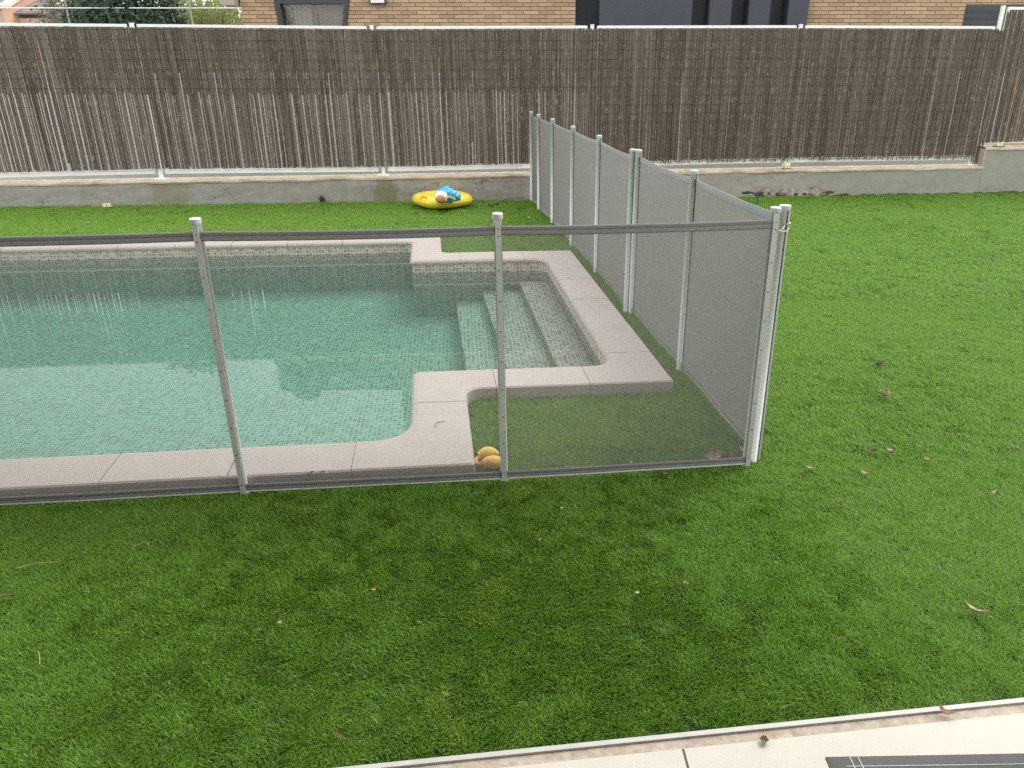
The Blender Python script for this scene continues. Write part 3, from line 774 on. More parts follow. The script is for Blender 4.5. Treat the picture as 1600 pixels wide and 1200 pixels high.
def reeds(s0, s1, zb0, zb1, zt0, zt1, dens, layer, gapf, ragged, zlo=0.0, lo=0.009, hi=0.021):
    mb = MB(); s = s0
    while s < s1:
        wd = rng.uniform(lo, hi); u = (s - s0) / (s1 - s0)
        z0 = zb0 + (zb1 - zb0) * u + zlo + (rng.uniform(-ragged, ragged * 0.3) if rng.random() < 0.85 else rng.uniform(-ragged * 1.4, 0.02)); z1 = zt0 + (zt1 - zt0) * u - rng.uniform(0.0, 0.025)
        if rng.random() < 0.02: z0 += rng.uniform(0.05, 0.35)
        dd = FO - 0.045 - layer * 0.016 + rng.uniform(-0.006, 0.006)
        # gentle bow of the whole mat between its ties
        lean = 0.012 * noise.noise(Vector((s * 0.8, layer, 1))) + rng.uniform(-.004, .004)
        k = 3; vs = []
        for j in range(k + 1):
            t = j / k; z = z0 + (z1 - z0) * t; sj = s + lean * (1 - t) * 3 + 0.003 * math.sin(7 * s + 3 * j)
            for ofs, dp in ((-wd / 2, 0.0), (-wd * .22, -wd * .45), (wd * .22, -wd * .45), (wd / 2, 0.0)):
                x, y = wxy(sj + ofs, dd + dp); vs.append((x, y, z))
        fs = [(4 * j + i, 4 * j + i + 1, 4 * j + 4 + i + 1, 4 * j + 4 + i) for j in range(k) for i in range(3)]
        mb.add(vs, fs)
        s += wd * 0.98 + (rng.choice((0.003, 0.004, 0.006, 0.009)) if rng.random() < gapf(s) else -0.001)
    return mb
gap_l = lambda s: max(0.05, 0.64 - 0.57 * max(0, min(1, (s + 4.0) / 5.0)))
def panel_fence(i, s0, z0t, z0b, s1, z1t, z1b, hi_side=False):
    top = MB(); g = 0.085
    fbox(top, s0 + g, s1 - g, FO - 0.02, FO + 0.02, z0t - 0.036, z1t - 0.036, z0t, z1t)
    top.obj('top_rail', M['wsteel'], rf)
    bot = MB(); fbox(bot, s0 + g, s1 - g, FO - 0.02, FO + 0.02, z0b - 0.055, z1b - 0.055, z0b, z1b); bot.obj('bottom_rail', M['wsteel'], rf)
    for s, zt_, zb_ in ((s0 + g, z0t, z0b), (s1 - g, z1t, z1b)):
        fbox(MB(), s - 0.016, s + 0.016, FO - 0.016, FO + 0.016, zb_ - 0.05, zb_ - 0.05, zt_ - 0.004, zt_ - 0.004).obj('stile', M['wsteel'], rf)
    # welded mesh behind the reeds
    wm = MB(); nw = int((s1 - s0 - 2 * g) / 0.05)
    for k in range(1, nw):
        s = s0 + g + (s1 - s0 - 2 * g) * k / nw; u = k / nw; x, y = wxy(s, FO)
        wm.tube([(x, y, z0b + (z1b - z0b) * u - .02), (x, y, z0t + (z1t - z0t) * u - .02)], 0.0022, 4, False)
    o = wm.obj('wire_mesh', M['wsteel'], rf); o['kind'] = 'stuff'
NP = len(posts)
for i in range(NP - 1):
    (s0, zt0, zb0), (s1, zt1, zb1) = posts[i], posts[i + 1]
    panel_fence(i, s0, zt0, zb0, s1, zt1, zb1)
    ra = reeds(s0 - 0.02, s1 - 0.02, zb0 - 0.02, zb1 - 0.02, zt0 - 0.034, zt1 - 0.034, 1, 0, gap_l, 0.014, 0.044, 0.017, 0.046).obj('reed_screen', M['reed'], rf); ra['kind'] = 'stuff'
    # second mat hung over the upper half
    dr = 0.86 if s1 < 0.9 else zt0 - zb0 - 0.03
    zmid0 = zt0 - dr; zmid1 = zt1 - dr
    rb = reeds(s0 - 0.02, s1 - 0.02, zmid0, zmid1, zt0 - 0.036, zt1 - 0.036, 1, 1, lambda s: 0.05, 0.035 if s1 < 0.9 else 0.05, rng.uniform(-0.02, 0.03), 0.005, 0.014).obj('reed_overlay', M['reed'], rf); rb['kind'] = 'stuff'
    tw = MB()
    for k in range(16):
        z = zt0 - 0.07 - k * 0.122
        if z < zb0: break
        lay = 1 if z > zmid0 else 0
        pts = []
        for j in range(25):
            s = s0 + (s1 - s0) * j / 24; x, y = wxy(s, FO - 0.045 - lay * 0.016 - 0.013); pts.append((x, y, z + (zt1 - zt0) * j / 24 + 0.010 * noise.noise(Vector((s * 3, k, 0)))))
        tw.tube(pts, 0.0014, 4, False)
    o = tw.obj('tie_wire', M['black'], rf); o['kind'] = 'stuff'
for i, (s, zt_, zb_) in enumerate(posts):
    x, y = wxy(s, FO + 0.004); zw = wall_z(s) + 0.012
    zt2 = zt_ + 0.004 if i < NP - 1 else fpt(1571, 10).z
    po = MB().box((x, y, (zw + zt2) / 2), (0.046, 0.046, zt2 - zw), ang).obj('post', M['wsteel'], rf)
    x, y = wxy(s, FO - 0.01); MB().cbox((x, y, zw + 0.008), (0.17, 0.12, 0.016), 0.003, ang).obj('foot_plate', M['wsteel'], po)
    x, y = wxy(s, FO + 0.004); MB().cbox((x, y, zt2 + 0.004), (0.052, 0.052, 0.010), 0.003, ang).obj('post_cap', M['wsteel'], po)
# raised panel at the right
sr = posts[-1][0]; ztr = fpt(1590, 11).z; zbr = fpt(1590, 218).z
panel_fence(9, sr + 0.0, ztr, zbr, sr + 3.0, ztr + 0.02, zbr + 0.01)
o = reeds(sr + 0.06, sr + 3.0, zbr - 0.02, zbr, ztr - 0.05, ztr - 0.05, 1, 0, lambda s: 0.03, 0.02, 0.0, 0.014, 0.04).obj('reed_screen', M['reed'], rf); o['kind'] = 'stuff'
o = reeds(sr - 0.035, sr + 0.09, zr + 0.06, zr + 0.06, posts[-1][1] - 0.05, posts[-1][1] - 0.05, 1, 0, lambda s: 0.05, 0.02).obj('reed_screen', M['reed'], rf); o['kind'] = 'stuff'

# ------------------------------------------------------------------ solar lamps, hose, board
def solar(p, rz, label, sx=0.10, sy=0.055, sz=0.055):
    o = thing('solar_lamp', label, 'solar lamp', p, rz, 'small solar garden lamps')
    b = MB(); b.add([(-sx / 2 - .012, -sy / 2 - .01, 0), (sx / 2 + .012, -sy / 2 - .01, 0), (sx / 2 + .012, sy / 2, 0), (-sx / 2 - .012, sy / 2, 0), (-sx / 2 - .006, -sy / 2 - .006, .012), (sx / 2 + .006, -sy / 2 - .006, .012), (sx / 2 + .006, sy / 2, .012), (-sx / 2 - .006, sy / 2, .012)],
                    [(3, 2, 1, 0), (4, 5, 6, 7), (0, 1, 5, 4), (1, 2, 6, 5), (2, 3, 7, 6), (3, 0, 4, 7)]); b.obj('base', M['black'], o)
    l = MB(); l.add([(-sx / 2, -sy / 2, .0125), (sx / 2, -sy / 2, .0125), (sx / 2, sy / 2, .0125), (-sx / 2, sy / 2, .0125), (-sx / 2 + .012, -sy / 2 + .012, sz), (sx / 2 - .012, -sy / 2 + .012, sz), (sx / 2 - .012, sy / 2, sz), (-sx / 2 + .012, sy / 2, sz)],
                    [(3, 2, 1, 0), (4, 5, 6, 7), (0, 1, 5, 4), (1, 2, 6, 5), (2, 3, 7, 6), (3, 0, 4, 7)]); l.obj('lens', M['opal'], o)
    for q in (-1, 0, 1): MB().box((q * sx * 0.40, -sy / 2 + 0.004, 0.03), (0.004, 0.012, 0.036)).obj('rib', M['black'], o)
    return o
q = onl(1229, 263, WALL_A + 0.06, WALL_B); solar((q.x, q.y, wall_z(s_of(q.x)) + 0.014), ang, 'yellowed solar lamp on the wall below the reed fence post, right of the mesh fence', 0.11, 0.06, 0.10)
q = onl(1561, 226, WALL_A + 0.06, WALL_B); solar((q.x, q.y, z_hi + 0.014), ang, 'flat yellowed solar lamp on the raised wall at the far right', 0.14, 0.06, 0.05)
q = G(168, 324); solar((q.x, q.y, 0.0), R(20), 'pale solar lamp fallen on the grass at the foot of the wall, left', 0.13, 0.07, 0.055)
hp = G(1181, 318); h0 = Vector((hp.x, hp.y, 0))
ho = tag(MB().tube([h0 + Vector(v) for v in ((0.02, -0.05, -0.02), (0.02, -0.03, 0.05), (0.01, 0.0, 0.10), (-0.02, 0.03, 0.135), (-0.06, 0.05, 0.15), (-0.10, 0.06, 0.15))], 0.014, 10).obj('hose_spout', M['black'], None, True), 'short black curved hose spout sticking up from the grass behind the mesh fence', 'hose')
for a, b, r in (((-0.10, 0.06, 0.15), (-0.15, 0.07, 0.145), 0.022), ((-0.15, 0.07, 0.145), (-0.20, 0.08, 0.14), 0.018)):
    MB().tube([h0 + Vector(a), h0 + Vector(b)], r, 10).obj('connector', M['black'], ho, True)
q = G(1140, 306); bd = tag(MB().cbox((0, 0, 0), (0.5, 0.18, 0.03), 0.006).obj('stone_board', M['paleboard'], None, loc=(q.x - 0.02, q.y + 0.06, 0.085), rz=ang), 'pale board lying against the wall beside the black hose spout', 'board'); bd.rotation_euler = (R(-32), R(14), ang)

# ------------------------------------------------------------------ yellow float
fc = G(690, 325); fl_ = thing('inflatable_float', 'yellow inflatable baby float with a crumpled blue hood lying by the wall', 'pool float', (fc.x + 0.0, fc.y + 0.12, 0.02), R(38))
def sq(q, a, ex=3.2):
    c, s = math.cos(q), math.sin(q)
    return a * math.copysign(abs(c) ** (2 / ex), c), a * math.copysign(abs(s) ** (2 / ex), s)
mb = MB(); nq, npf = 56, 14; HA = 0.375
for i in range(nq):
    q = 2 * math.pi * i / nq
    for j in range(npf):
        p = 2 * math.pi * j / npf
        tr = 0.105 + 0.004 * math.sin(q * 24) * max(0, math.cos(p))
        rad = HA - 0.10 + tr * math.cos(p) * 1.0
        x, y = sq(q, rad); mb.v.append((x, y, 0.085 + 0.085 * math.sin(p)))
for i in range(nq):
    for j in range(npf):
        mb.f.append((i * npf + j, ((i + 1) % nq) * npf + j, ((i + 1) % nq) * npf + (j + 1) % npf, i * npf + (j + 1) % npf))
mb.obj('ring', M['yellow'], fl_, True)
mb = MB(); mb.add([(0, 0, 0.150)] + [(*sq(2 * math.pi * i / 40, 0.27), 0.150 + 0.006 * math.sin(i)) for i in range(40)], [(0, 1 + i, 1 + (i + 1) % 40) for i in range(40)])
mb.obj('seat_sheet', M['yellow'], fl_, True)
mb = MB()
for i in range(nq + 1):
    pass
seam = [(*sq(2 * math.pi * i / nq, HA + 0.006), 0.08) for i in range(nq)]
MB().tube(seam + [seam[0]], 0.004, 5, False).obj('seam', M['yellow'], fl_, True)
Ri = Matrix.Rotation(-R(38), 4, 'Z')
def loc(px, py, z): 
    g = G(px, py, z + 0.02); return Ri @ Vector((g.x - fl_.location.x, g.y - fl_.location.y, z))
def arch(c, wdt, hgt, r, az):
    return [Vector((c.x + math.cos(az) * wdt * math.cos(t), c.y + math.sin(az) * wdt * math.cos(t), c.z + hgt * math.sin(t))) for t in [math.pi * k / 10 for k in range(11)]]
c = loc(662, 311, 0.165); MB().tube(arch(c, 0.035, 0.035, 0, -R(38) + .3), 0.011, 8).obj('handle', M['orange'], fl_, True)
c = loc(703, 312, 0.165); MB().tube(arch(c, 0.065, 0.028, 0, -R(38) - .05), 0.015, 8).obj('handle', M['orange'], fl_, True)
def blob(rx, ry, rz_, seed, amp, freq, sub=4):
    bm = bmesh.new(); bmesh.ops.create_icosphere(bm, subdivisions=sub, radius=1.0)
    for v in bm.verts:
        k = 1 + amp * noise.noise(v.co * freq + Vector((seed, seed, 0))) + amp * 0.5 * noise.noise(v.co * freq * 2.3 + Vector((seed, 0, 3)))
        v.co = Vector((v.co.x * rx * k, v.co.y * ry * k, v.co.z * rz_ * k))
    me = bpy.data.meshes.new('lump'); bm.to_mesh(me); bm.free(); me.polygons.foreach_set('use_smooth', [True] * len(me.polygons)); return me
def blob_obj(name, m, parent, c, rx, ry, rz_, seed, amp=0.25, freq=1.8, rz=0.0):
    me = blob(rx, ry, rz_, seed, amp, freq); me.materials.append(m); return link(name, me, parent, c, rz)
blob_obj('hood', M['blue'], fl_, loc(697, 305, 0.21), 0.13, 0.09, 0.105, 3, 0.30, 2.4, -R(38))
blob_obj('hood_fold', M['blue'], fl_, loc(711, 307, 0.185), 0.075, 0.09, 0.06, 8, 0.35, 2.2, -R(38))
blob_obj('collar', M['whitev'], fl_, loc(689, 308, 0.20), 0.088, 0.06, 0.082, 5, 0.12, 2.0, -R(38))
blob_obj('bolster', M['brownv'], fl_, loc(689, 310, 0.185), 0.070, 0.07, 0.068, 6, 0.06, 1.5, -R(38))

# ------------------------------------------------------------------ twin-lobed toy by the fence
tp = G(765, 737); toy = thing('bath_toy', 'small yellow and orange twin-lobed rubber toy on the grass behind the front mesh fence', 'toy', (tp.x - 0.005, tp.y + 0.045, 0.0), R(6))
def lobe(c, L, r, bend, rz, seed):
    mb = MB(); pts = []; rs = []
    for k in range(13):
        t = k / 12; rs.append(max(0.004, r * (math.sin(math.pi * (0.10 + 0.86 * t)) ** 0.62)))
        pts.append((c[0] + L * (t - .5), c[1] + bend * math.sin(math.pi * t), c[2] + 0.006 * math.sin(math.pi * t)))
    return mb.tube(pts, rs, 14)
lobe((0.022, -0.012, 0.032), 0.105, 0.036, -0.012, 0, 1).obj('lobe', M['toy'], toy, True)
lobe((0.0, 0.050, 0.038), 0.10, 0.033, 0.014, 0, 2).obj('lobe', M['toy'], toy, True)
MB().tube([(-0.038, 0.036, 0.040), (-0.060, 0.030, 0.034), (-0.066, 0.012, 0.028), (-0.058, -0.006, 0.024), (-0.036, -0.013, 0.026)], [0.011, 0.011, 0.010, 0.011, 0.012], 10).obj('loop', M['toy'], toy, True)

# ------------------------------------------------------------------ lounger corner
lz = 0.33; lc = G(1289, 1182, lz); la = math.atan2(G(1600, 1173, lz).y - lc.y, G(1600, 1173, lz).x - lc.x)
lo = thing('sun_lounger', 'grey fabric sun lounger with wooden frame on the cream terrace', 'sun lounger', (lc.x, lc.y, 0.021), la)
LZ2 = lz - 0.021
def sl(u, v):
    x = 1.9 * u; y = -0.62 * v; z = LZ2 - 0.020 * math.sin(math.pi * v) * min(1, 5 * u, 5 * (1 - u)) - 0.010 * math.sin(math.pi * u); return (x, y, z)
mb = MB(); mb.grid(lambda u, v: sl(v, u), 16, 40)
o = mb.obj('sling', M['sling'], lo, True); md = o.modifiers.new('thick', 'SOLIDIFY'); md.thickness = 0.006; md.offset = -1; md2 = o.modifiers.new('bev', 'BEVEL'); md2.width = 0.002; md2.segments = 2
for a, b in (((0.030, 0), (0.034, 1)), ((0.040, 0), (0.046, 1))):
    MB().tube([Vector(sl(a[0] + (b[0] - a[0]) * k / 10, k / 10 + 0.005)) + Vector((0, 0, 0.0006)) for k in range(10)], 0.0011, 5).obj('stitching', M['stitch'], lo)
MB().tube([Vector(sl(k / 30 + 0.02, 0.045)) + Vector((0, 0, 0.0006)) for k in range(29)], 0.0009, 5).obj('stitching', M['stitch'], lo)
for y in (-0.035, -0.585): MB().cbox((0.95, y, LZ2 - 0.038), (1.86, 0.035, 0.05), 0.006).obj('side_rail', M['teak'], lo)
for x in (0.022, 1.88): MB().cbox((x, -0.31, LZ2 - 0.0395), (0.035, 0.513, 0.045), 0.006).obj('end_rail', M['teak'], lo)
for x in (0.06, 1.80):
    for y in (-0.0355, -0.5845): MB().cbox((x, y, (LZ2 - 0.064) / 2), (0.045, 0.034, LZ2 - 0.066), 0.005).obj('leg', M['teak'], lo)

# ------------------------------------------------------------------ neighbouring brick house
BY = 16.5
house = thing('brick_house', 'pale brick house with a trapezoid window and blue grey cladding behind the reed fence', 'house', (0, BY, 0))
hx = lambda px, py=20: at(px, py, BY).x
hz = lambda py, px=800: at(px, py, BY).z
bx0 = hx(377); bx1 = hx(899); bx2 = hx(1259); bx3 = 11.4
HT = 4.45
HM = Matrix.Translation((0, -BY, 0))
def hb(x0, x1, y0, y1, z0, z1, name, m, parent=house):
    return MB().box(((x0 + x1) / 2, (y0 + y1) / 2 - BY, (z0 + z1) / 2), (x1 - x0, y1 - y0, z1 - z0)).obj(name, m, parent)
Z0 = 2.45; Z1 = 3.22
# window opening in the left wall
wt = [(hx(428, 0), hz(0)), (hx(546, 0), hz(0)), (hx(542, 35), hz(37)), (hx(435, 37), hz(37))]
def wx(z, side):
    z_a, z_b = hz(0), hz(37); t = (z - z_b) / (z_a - z_b)
    return wt[3][0] + (wt[0][0] - wt[3][0]) * t if side == 0 else wt[2][0] + (wt[1][0] - wt[2][0]) * t
WZ0, WZ1 = 1.3, 3.35
wl, wr = min(wx(WZ0, 0), wx(WZ1, 0)), max(wx(WZ0, 1), wx(WZ1, 1))
# walls either side of the opening, brick courses stand proud of the mortar between Z0 and Z1
def wallrun(x0, x1):
    hb(x0, x1, BY + 0.0, BY + 0.3, -0.03, Z0, 'wall', M['brickwall']); hb(x0, x1, BY + 0.012, BY + 0.3, Z0, Z1, 'wall', M['mortar']); hb(x0, x1, BY, BY + 0.3, Z1, HT, 'wall', M['brickwall'])
def poly_wall(xs, name, m, y):     # wall piece next to the slanted jambs
    p0, p1, z0, z1 = xs
    mb = MB(); a, b = p0, p1
    mb.add([(a[0], y - BY, z0), (b[0], y - BY, z0), (b[1], y - BY, z1), (a[1], y - BY, z1), (a[0], y + .28 - BY, z0), (b[0], y + .28 - BY, z0), (b[1], y + .28 - BY, z1), (a[1], y + .28 - BY, z1)],
           [(0, 1, 2, 3), (7, 6, 5, 4), (0, 4, 5, 1), (1, 5, 6, 2), (2, 6, 7, 3), (3, 7, 4, 0)])
    return mb.obj(name, m, house)
for z0, z1, m, y in ((-0.03, WZ0, M['brickwall'], BY), (WZ1, HT, M['brickwall'], BY)): hb(bx0, bx1, y, y + 0.3, z0, z1, 'wall', m)
for z0, z1, m, y in ((WZ0, Z0, M['brickwall'], BY), (Z0, Z1, M['mortar'], BY + 0.012), (Z1, WZ1, M['brickwall'], BY)):
    poly_wall(((bx0, bx0), (wx(z0, 0), wx(z1, 0)), z0, z1), 'wall', m, y); poly_wall(((wx(z0, 1), wx(z1, 1)), (bx1, bx1), z0, z1), 'wall', m, y)
gx0 = hx(1505, 37); gx1 = gx0 + 1.6
for a, b in ((bx2, bx3),): wallrun(a, b)
BL, BH, CO = 0.292, 0.058, 0.0705
bmesh_cache = {}
def brick(x0, x1, z):
    key = round((x1 - x0) * 200)
    if key not in bmesh_cache:
        bmesh_cache[key] = MB().cbox((0, 0, 0), (x1 - x0, 0.04, BH), 0.004).mesh('brick', M['brick'])
    o = link('brick', bmesh_cache[key], house, ((x0 + x1) / 2, 0.018 + rng.uniform(-.003, .003), z)); return o
nb = 0
zc = 2.60
while zc + CO <= 3.16:
    row = int(round((zc - 2.6) / CO)); off = (row % 2) * 0.15 + rng.uniform(-.03, .03)
    for x0_, x1_, holes in ((bx0, bx1, [(lambda z: wx(z, 0), lambda z: wx(z, 1))]), (bx2, bx3, [(lambda z: gx0 - 0.02, lambda z: gx1 + 0.02)] if zc + .06 < hz(7, 1500) else [])):
        x = x0_ + off - 0.3
        while x < x1_:
            a, b = max(x, x0_), min(x + BL, x1_)
            segs = [(a, b)]
            for h0_, h1_ in holes:
                l, r = min(h0_(zc), h0_(zc + BH)), max(h1_(zc), h1_(zc + BH)); ns_ = []
                for p_, q_ in segs:
                    if q_ <= l or p_ >= r: ns_.append((p_, q_))
                    else:
                        if p_ < l: ns_.append((p_, l))
                        if q_ > r: ns_.append((r, q_))
                segs = ns_
            for p_, q_ in segs:
                if q_ - p_ > 0.03 and (p_ < 9.6): brick(p_, q_, zc + BH / 2); nb += 1
            x += BL + 0.0105
    zc += CO
# window
win = MB()
def quad_ring(outer, inner_, y0, y1):
    mb = MB(); P = [(x, y0 - BY, z) for x, z in outer] + [(x, y0 - BY, z) for x, z in inner_] + [(x, y1 - BY, z) for x, z in outer] + [(x, y1 - BY, z) for x, z in inner_]
    fs = []
    for i in range(4):
        j = (i + 1) % 4; fs += [(i, j, 4 + j, 4 + i), (8 + i, 12 + i, 12 + j, 8 + j), (4 + i, 4 + j, 12 + j, 12 + i), (i, 8 + i, 8 + j, j)]
    mb.add(P, fs); return mb
wo4 = [(wx(WZ0, 0) + .004, WZ0), (wx(WZ0, 1) - .004, WZ0), (wx(WZ1, 1) - .004, WZ1), (wx(WZ1, 0) + .004, WZ1)]
zti = hz(6); wi4 = [(wx(WZ0, 0) + .10, WZ0 + .10), (wx(WZ0, 1) - .075, WZ0 + .10), (wx(zti, 1) - .085, zti), (wx(zti, 0) + .11, zti)]
wf = quad_ring(wo4, wi4, BY - 0.03, BY + 0.12).obj('window', M['charcoal'], house)
mb = MB(); mb.add([(x, 0.06, z) for x, z in wi4], [(0, 1, 2, 3)]); mb.obj('pane', M['glass'], wf)
cw0 = wi4[0][0] - 0.1; cw1 = at(482, 20, BY).x
mb = MB(); mb.grid(lambda u, v: (cw0 + (cw1 - cw0) * u, 0.22 + 0.03 * math.sin(u * 30) + 0.015 * math.sin(u * 71), WZ0 + (WZ1 - WZ0) * v), 60, 2); mb.obj('curtain', M['curtain'], wf, True)
hb(wl - 0.3, wr + 0.3, BY + 0.36, BY + 0.40, WZ0, WZ1, 'room_wall', M['room'])
# wall lamp
la0 = hx(579, 4); la1 = hx(604, 4)
wlm = hb(la0, la1, BY - 0.10, BY - 0.005, hz(7), hz(7) + 0.22, 'wall_lamp', M['charcoal'])
MB().box(((la0 + la1) / 2, -0.104, hz(5) + 0.09), (la1 - la0 - .05, 0.012, 0.18)).obj('diffuser', M['lamp'], wlm)
# dark recess and blue grey volume with deep fins
rx1 = hx(936)
hb(bx1, rx1, BY + 0.50, BY + 0.55, -0.03, 8.6, 'recess_panel', M['darkpanel'])
fx = [(hx(936), hx(1079)), (hx(1106), hx(1140)), (hx(1167), hx(1200)), (hx(1228), hx(1259))]
hb(fx[0][0], fx[0][1], BY - 0.15, BY + 0.6, -0.03, 8.6, 'cladding', M['bluegrey'])
for a, b in fx[1:]: hb(a, b, BY - 0.15, BY + 0.3, -0.03, 8.6, 'fin', M['bluegrey'])
hb(fx[0][1] + .002, bx2, BY + 0.32, BY + 0.5, -0.03, 8.6, 'recess_panel', M['darkpanel'])
# ventilation opening
gr = hb(gx0, gx1, BY - 0.01, BY + 0.05, 1.8, hz(7, 1500), 'vent', M['charcoal'])
for k in range(9): MB().box(((gx0 + gx1) / 2, -0.014, 1.9 + k * 0.12), (gx1 - gx0 - .06, 0.012, 0.05)).obj('slat', M['darkpanel'], gr)
# roofs and upper storeys
hb(bx0 - 0.03, bx1, BY + 0.302, BY + 9, -0.03, HT - .01, 'back_block', M['brickwall'])
hb(-7.02, -3.72, BY + 1.5, BY + 8.9, HT - .008, 5.72, 'upper_block', M['whitewall'])
hb(-7.05, -3.722, BY + 1.46, BY + 8.8, 5.722, 5.80, 'parapet', M['charcoal'])
hb(-3.70, 11.4, BY + 0.8, BY + 9, HT, 8.6, 'upper_storey', M['brickwall'])
hb(bx2, bx3, BY + 0.302, BY + 9, -0.03, HT, 'back_block', M['brickwall'])
mb = MB(); ea = at(343, 4, BY - 0.2); eb = at(378, 8, BY - 0.2)
hb(ea.x, bx0 - 0.032, BY - 0.2, BY + 4, hz(9, 377), HT - .02, 'eave', M['eave'])

# pale wall added behind the reeds to brighten their gaps
q0 = wxy(-10.5, 2.2); q1 = wxy(8.5, 2.2); mid = ((q0[0] + q1[0]) / 2, (q0[1] + q1[1]) / 2)
gw = tag(MB().cbox((mid[0], mid[1], 0.86), (19, 0.12, 1.78), 0.01, ang).obj('gap_backing_wall', M['whitewall']), 'pale wall added behind the reed fence to brighten its gaps', 'wall')

MB().box((0, -0.075, -0.60), (19, 0.03, 0.52)).obj('shade_band', M['rubble'], gw)  # grey band standing in for the shade low on the wall

# ------------------------------------------------------------------ plants behind the fence
def leaves(rg, pts_fn, nleaf, ln, wd, m, name, parent, droop=0.4, fold=0.2):
    mb = MB()
    for k in range(nleaf):
        p, nrm = pts_fn(rg)
        a = Vector((rg.gauss(0, 1), rg.gauss(0, 1), rg.gauss(0, .6) - droop)).normalized()
        b = a.cross(nrm + Vector((rg.gauss(0, .4), rg.gauss(0, .4), rg.gauss(0, .4))))
        if b.length < 1e-3: continue
        b.normalize(); n_ = a.cross(b); L = ln * rg.uniform(.6, 1.25); W = wd * rg.uniform(.7, 1.2)
        mb.add([p, p + a * L * .5 + b * W * .5 + n_ * fold * W, p + a * L, p + a * L * .5 - b * W * .5 + n_ * fold * W], [(0, 1, 2), (0, 2, 3)])
    return mb.obj(name, m, parent)
def ell(c, r, shell=0.75, seed=0):
    c = Vector(c)
    def f(rg):
        d = Vector((rg.gauss(0, 1), rg.gauss(0, 1), rg.gauss(0, 1))).normalized()
        k = shell + (1 - shell) * rg.random(); k *= 1 + 0.22 * noise.noise(d * 2.2 + Vector((seed, 0, 0)))
        return c + Vector((d.x * r[0] * k, d.y * r[1] * k, d.z * r[2] * k)), d
    return f
rg = random.Random(3)
pb = at(205, 20, 13.6)
bush = thing('laurel_bush', 'rounded dark green leafy bush behind the fence, left of the brick house', 'bush', (pb.x, 13.6, 0))
c = Vector((0, 0, 2.35)); leaves(rg, ell(c, (0.90, 0.75, 1.25), 0.70, 1), 9000, 0.085, 0.045, M['laurel'], 'foliage', bush)
leaves(rg, ell(c, (0.72, 0.6, 1.05), 0.5, 4), 3000, 0.09, 0.05, M['laurel'], 'foliage', bush)
for k in range(5):
    a = rg.uniform(0, 6.28); MB().tube([(0.05 * k - .1, 0, -0.03), (0.2 * math.cos(a), 0.2 * math.sin(a), 1.0), (0.5 * math.cos(a), 0.4 * math.sin(a), 2.3)], [0.04, 0.03, 0.012], 6).obj('stem', M['bark'], bush, True)
# pale feathery shrubs
for px, Y, h, lab in ((300, 19.5, 3.55, 'pale green feathery shrub right beside the dark bush'), (338, 20.5, 3.5, 'yellowish green feathery shrub beside the brick house corner')):
    q = at(px, 20, Y); t_ = thing('feathery_shrub', lab, 'shrub', (q.x, Y, -0.03), group='feathery shrubs behind the fence')
    leaves(rg, ell((0, 0, h * .62), (0.75, 0.7, h * .42), 0.35, px), 5200, 0.20, 0.018, M['feather'], 'foliage', t_, -0.3, 0.0)
    for k in range(6):
        a = rg.uniform(0, 6.28); MB().tube([(0, 0, 0), (0.15 * math.cos(a), 0.15 * math.sin(a), h * .4), (0.5 * math.cos(a), 0.4 * math.sin(a), h * .85)], [0.04, 0.025, 0.008], 6).obj('stem', M['bark'], t_, True)
# tall tree behind the house whose crown shows in the pool reflection
tY = 20.0
tree = thing('plane_tree', 'tall leafy tree rising behind the brick house, mirrored in the pool water', 'tree', (-6.55, tY + 6.2, -0.03))
# crown lobes are in front of the white upper block, over the low roof
rel = Vector((-6.55, tY + 6.2, -0.03))
def refl(px, py, Y):
    a = at(px, py, Y); return Vector((a.x, Y, 2 * WATER_Z - a.z))
bm_ = MB().tube([(0, 0, 0), (0.05, -0.1, 3.0), (0.0, -0.2, 4.4), (0.05, -0.3, 5.0)], [0.2, 0.16, 0.11, 0.05], 10)
bm_.obj('trunk', M['bark'], tree, True)
M2 = [(478, 583, .60, .75), (478, 606, .20, .34), (512, 562, .5, .5), (560, 560, .42, .42), (572, 583, .16, .22), (600, 566, .30, .36), (601, 584, .13, .18), (530, 545, .7, .4)]
TYY = 17.4
tree.location = (refl(505, 540, TYY).x, TYY + 0.35, -0.03) ; rel = tree.location.copy()
for px, py, rx_, rz_ in M2:
    c = refl(px, py, TYY) - rel
    leaves(rg, ell(c, (rx_, rx_ * .8, rz_), 0.2, px), int(900 * rx_ * rz_ / .25) + 60, 0.16, 0.13, M['plane'], 'foliage', tree)
    MB().tube([(0.0, -0.3, 4.6), c * 0.5 + Vector((0, -.1, 2.3)), c], [0.05, 0.03, 0.008], 6).obj('branch', M['bark'], tree, True)

# wire fence on the neighbour's boundary
wY = 13.0
wfn = thing('wire_fence', 'thin white wire fence above the left part of the reed fence', 'fence', (0, wY, 0))
xa = at(-120, 12, wY).x; xb = at(377, 12, wY).x; zw = at(200, 12.5, wY).z
MB().tube([(xa, 0, zw), (xb, 0, zw)], 0.009, 6).obj('wire', M['wsteel'], wfn, True)
for px in (-90, 104, 297): 
    x = at(px, 12, wY).x; MB().tube([(x, 0, -0.03), (x, 0, zw + 0.35)], 0.014, 8).obj('post', M['alu'], wfn, True)

